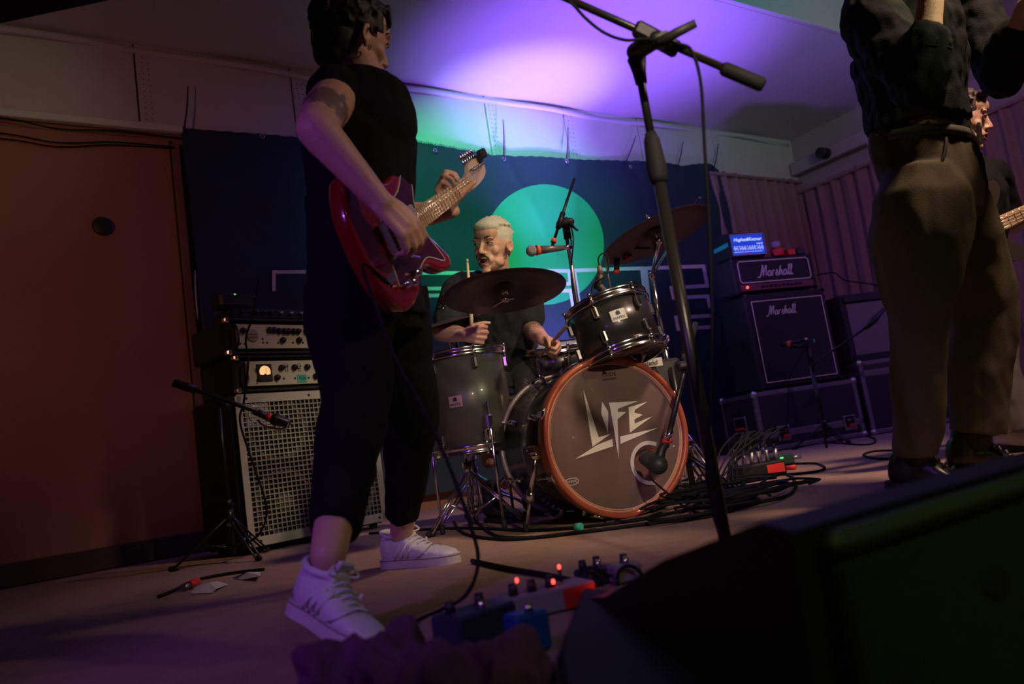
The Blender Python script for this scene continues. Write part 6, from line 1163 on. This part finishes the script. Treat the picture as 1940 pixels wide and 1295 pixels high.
# pedals
def pedal(label, px, sz, m, rz, knobs, led=None, name='effects_pedal'):
    p = onZ(*px); t = T(name, label, 'effects pedal', xyz(p), rz, 'guitar pedals in the foreground'); M = WM[t]
    part('housing', MB(M).box((0, 0, sz[2] / 2 + .002), sz, .005), m, t)
    for (x, y) in knobs: part('knob', MB(M).cyl((x, y, sz[2]), (x, y, sz[2] + .018), .009, .007, 12), blackp, t)
    part('footswitch', MB(M).cyl((0, -sz[1] * .3, sz[2]), (0, -sz[1] * .3, sz[2] + .015), .007, .006, 10), chrome, t)
    if led: part('led', MB(M).ell((led[0], led[1], sz[2] + .004), (.004, .004, .004), seg=8, rings=6), mat('red_led', (1, .05, .05), .4, emit=(1.0, .04, .03), es=6), t)
    return t
pbm = mat('dark_pedal_paint', (0.03, 0.03, 0.05), 0.4); 
pb = T('pedal_board', 'pale-topped pedal with red glow and red lights left of the wedge', 'effects pedal', xyz(onZ(1040, 1160)), math.radians(-12)); M = WM[pb]
part('housing', MB(M).box((0, 0.01, .022), (.17, .075, .040), .004), mat('pale_pedal_metal', (.20, .17, .22), .4), pb)
part('red_side', MB(M).box((.05, -.031, .022), (.06, .004, .034), .001), mat('red_lit_side', (.16, .005, .006), .5, emit=(1, .01, .01), es=.02), pb)
for x in (-.06, -.025, .01): part('knob', MB(M).cyl((x, .0, .042), (x, .0, .062), .009, .007, 12), blackp, pb)
for (x, y, z) in ((-.052, -.004, .066), (.012, -.012, .052), (.045, .03, .068)): part('red_light', MB(M).ell((x, y, z), (.0032, .0032, .0045), seg=8, rings=6), mat('red_led', (1, .05, .05), .4, emit=(1.0, .04, .03), es=6), pb)
part('light_post', MB(M).cyl((.045, .03, .04), (.045, .03, .064), .003, seg=8), blackp, pb)
pl = bpy.data.lights.new('pedal_glow', 'POINT'); pl.energy = .03; pl.color = (1, .05, .03); pl.shadow_soft_size = .01; po = bpy.data.objects.new('pedal_glow', pl); COL.objects.link(po); po.location = M @ Vector((.085, -.05, .04))
pedal('dark blue pedal with two knobs and a tall switch in front of the red-lit pedal', (905, 1215), (.12, .075, .05), mat('blue_black_paint', (.02, .02, .06), .4), .15, ((.03, .02), (-.03, .02)))
pedal('bright blue pedal half lost in the blurred foreground', (1005, 1235), (.055, .045, .055), mat('bright_blue_paint', (.0, .05, .30), .5), -.1, ())
pedal('small black pedal with patch leads at the wedge toe', (1130, 1108), (.075, .05, .035), pbm, .1, ((-.02, .01), (.02, .01)))
pedal('pale pedal tucked under the wedge toe beside the patch leads', (1185, 1102), (.06, .05, .035), mat('pale_pedal_metal', ()), -.2, ((0.01, .01),))
for lb, q in (('left patch lead arching over the small black pedals', [(1098, 1112, .01), (1098, 1085, .025), (1120, 1075, .035), (1148, 1086, .02), (1152, 1104, .01)]), ('right patch lead arching over the small black pedals', [(1170, 1108, .01), (1172, 1082, .03), (1192, 1071, .035), (1212, 1082, .02), (1216, 1100, .008)])):
    d0 = (onZ(1140, 1115) - CAMP).dot(R3 @ Vector((0, 0, -1))); solo('patch_lead', MB().tube(cr([P(x, y, d0) for x, y, _ in q], 5), .0035, 7), cablem, lb, 'cable')
# blurred cloth bundle at the bottom edge
cl = T('jacket', 'crumpled purple-lit cloth jacket blurred at the bottom edge', 'jacket', xyz(onZ(800, 1290))); mb = MB(); r_ = random.Random(4)
for (px, py, d, r) in ((690, 1290, 1.0, .045), (735, 1270, 1.0, .040), (765, 1235, 1.02, .028), (790, 1290, .98, .045), (830, 1300, .96, .045), (650, 1305, 1.02, .045), (880, 1330, .96, .040), (940, 1330, .95, .036), (990, 1335, .94, .036)):
    c = P(px, py, d); c.z = max(c.z, r * .6); mb.ell(c, (r * 1.1, r * 1.1, r))
blob('cloth', mb, mat('mauve_pink_cloth', (0.15, 0.04, 0.13), .9, 0, 12, .5, 200, .3), cl, .005, 3, (.028, (16, 16, 16)))
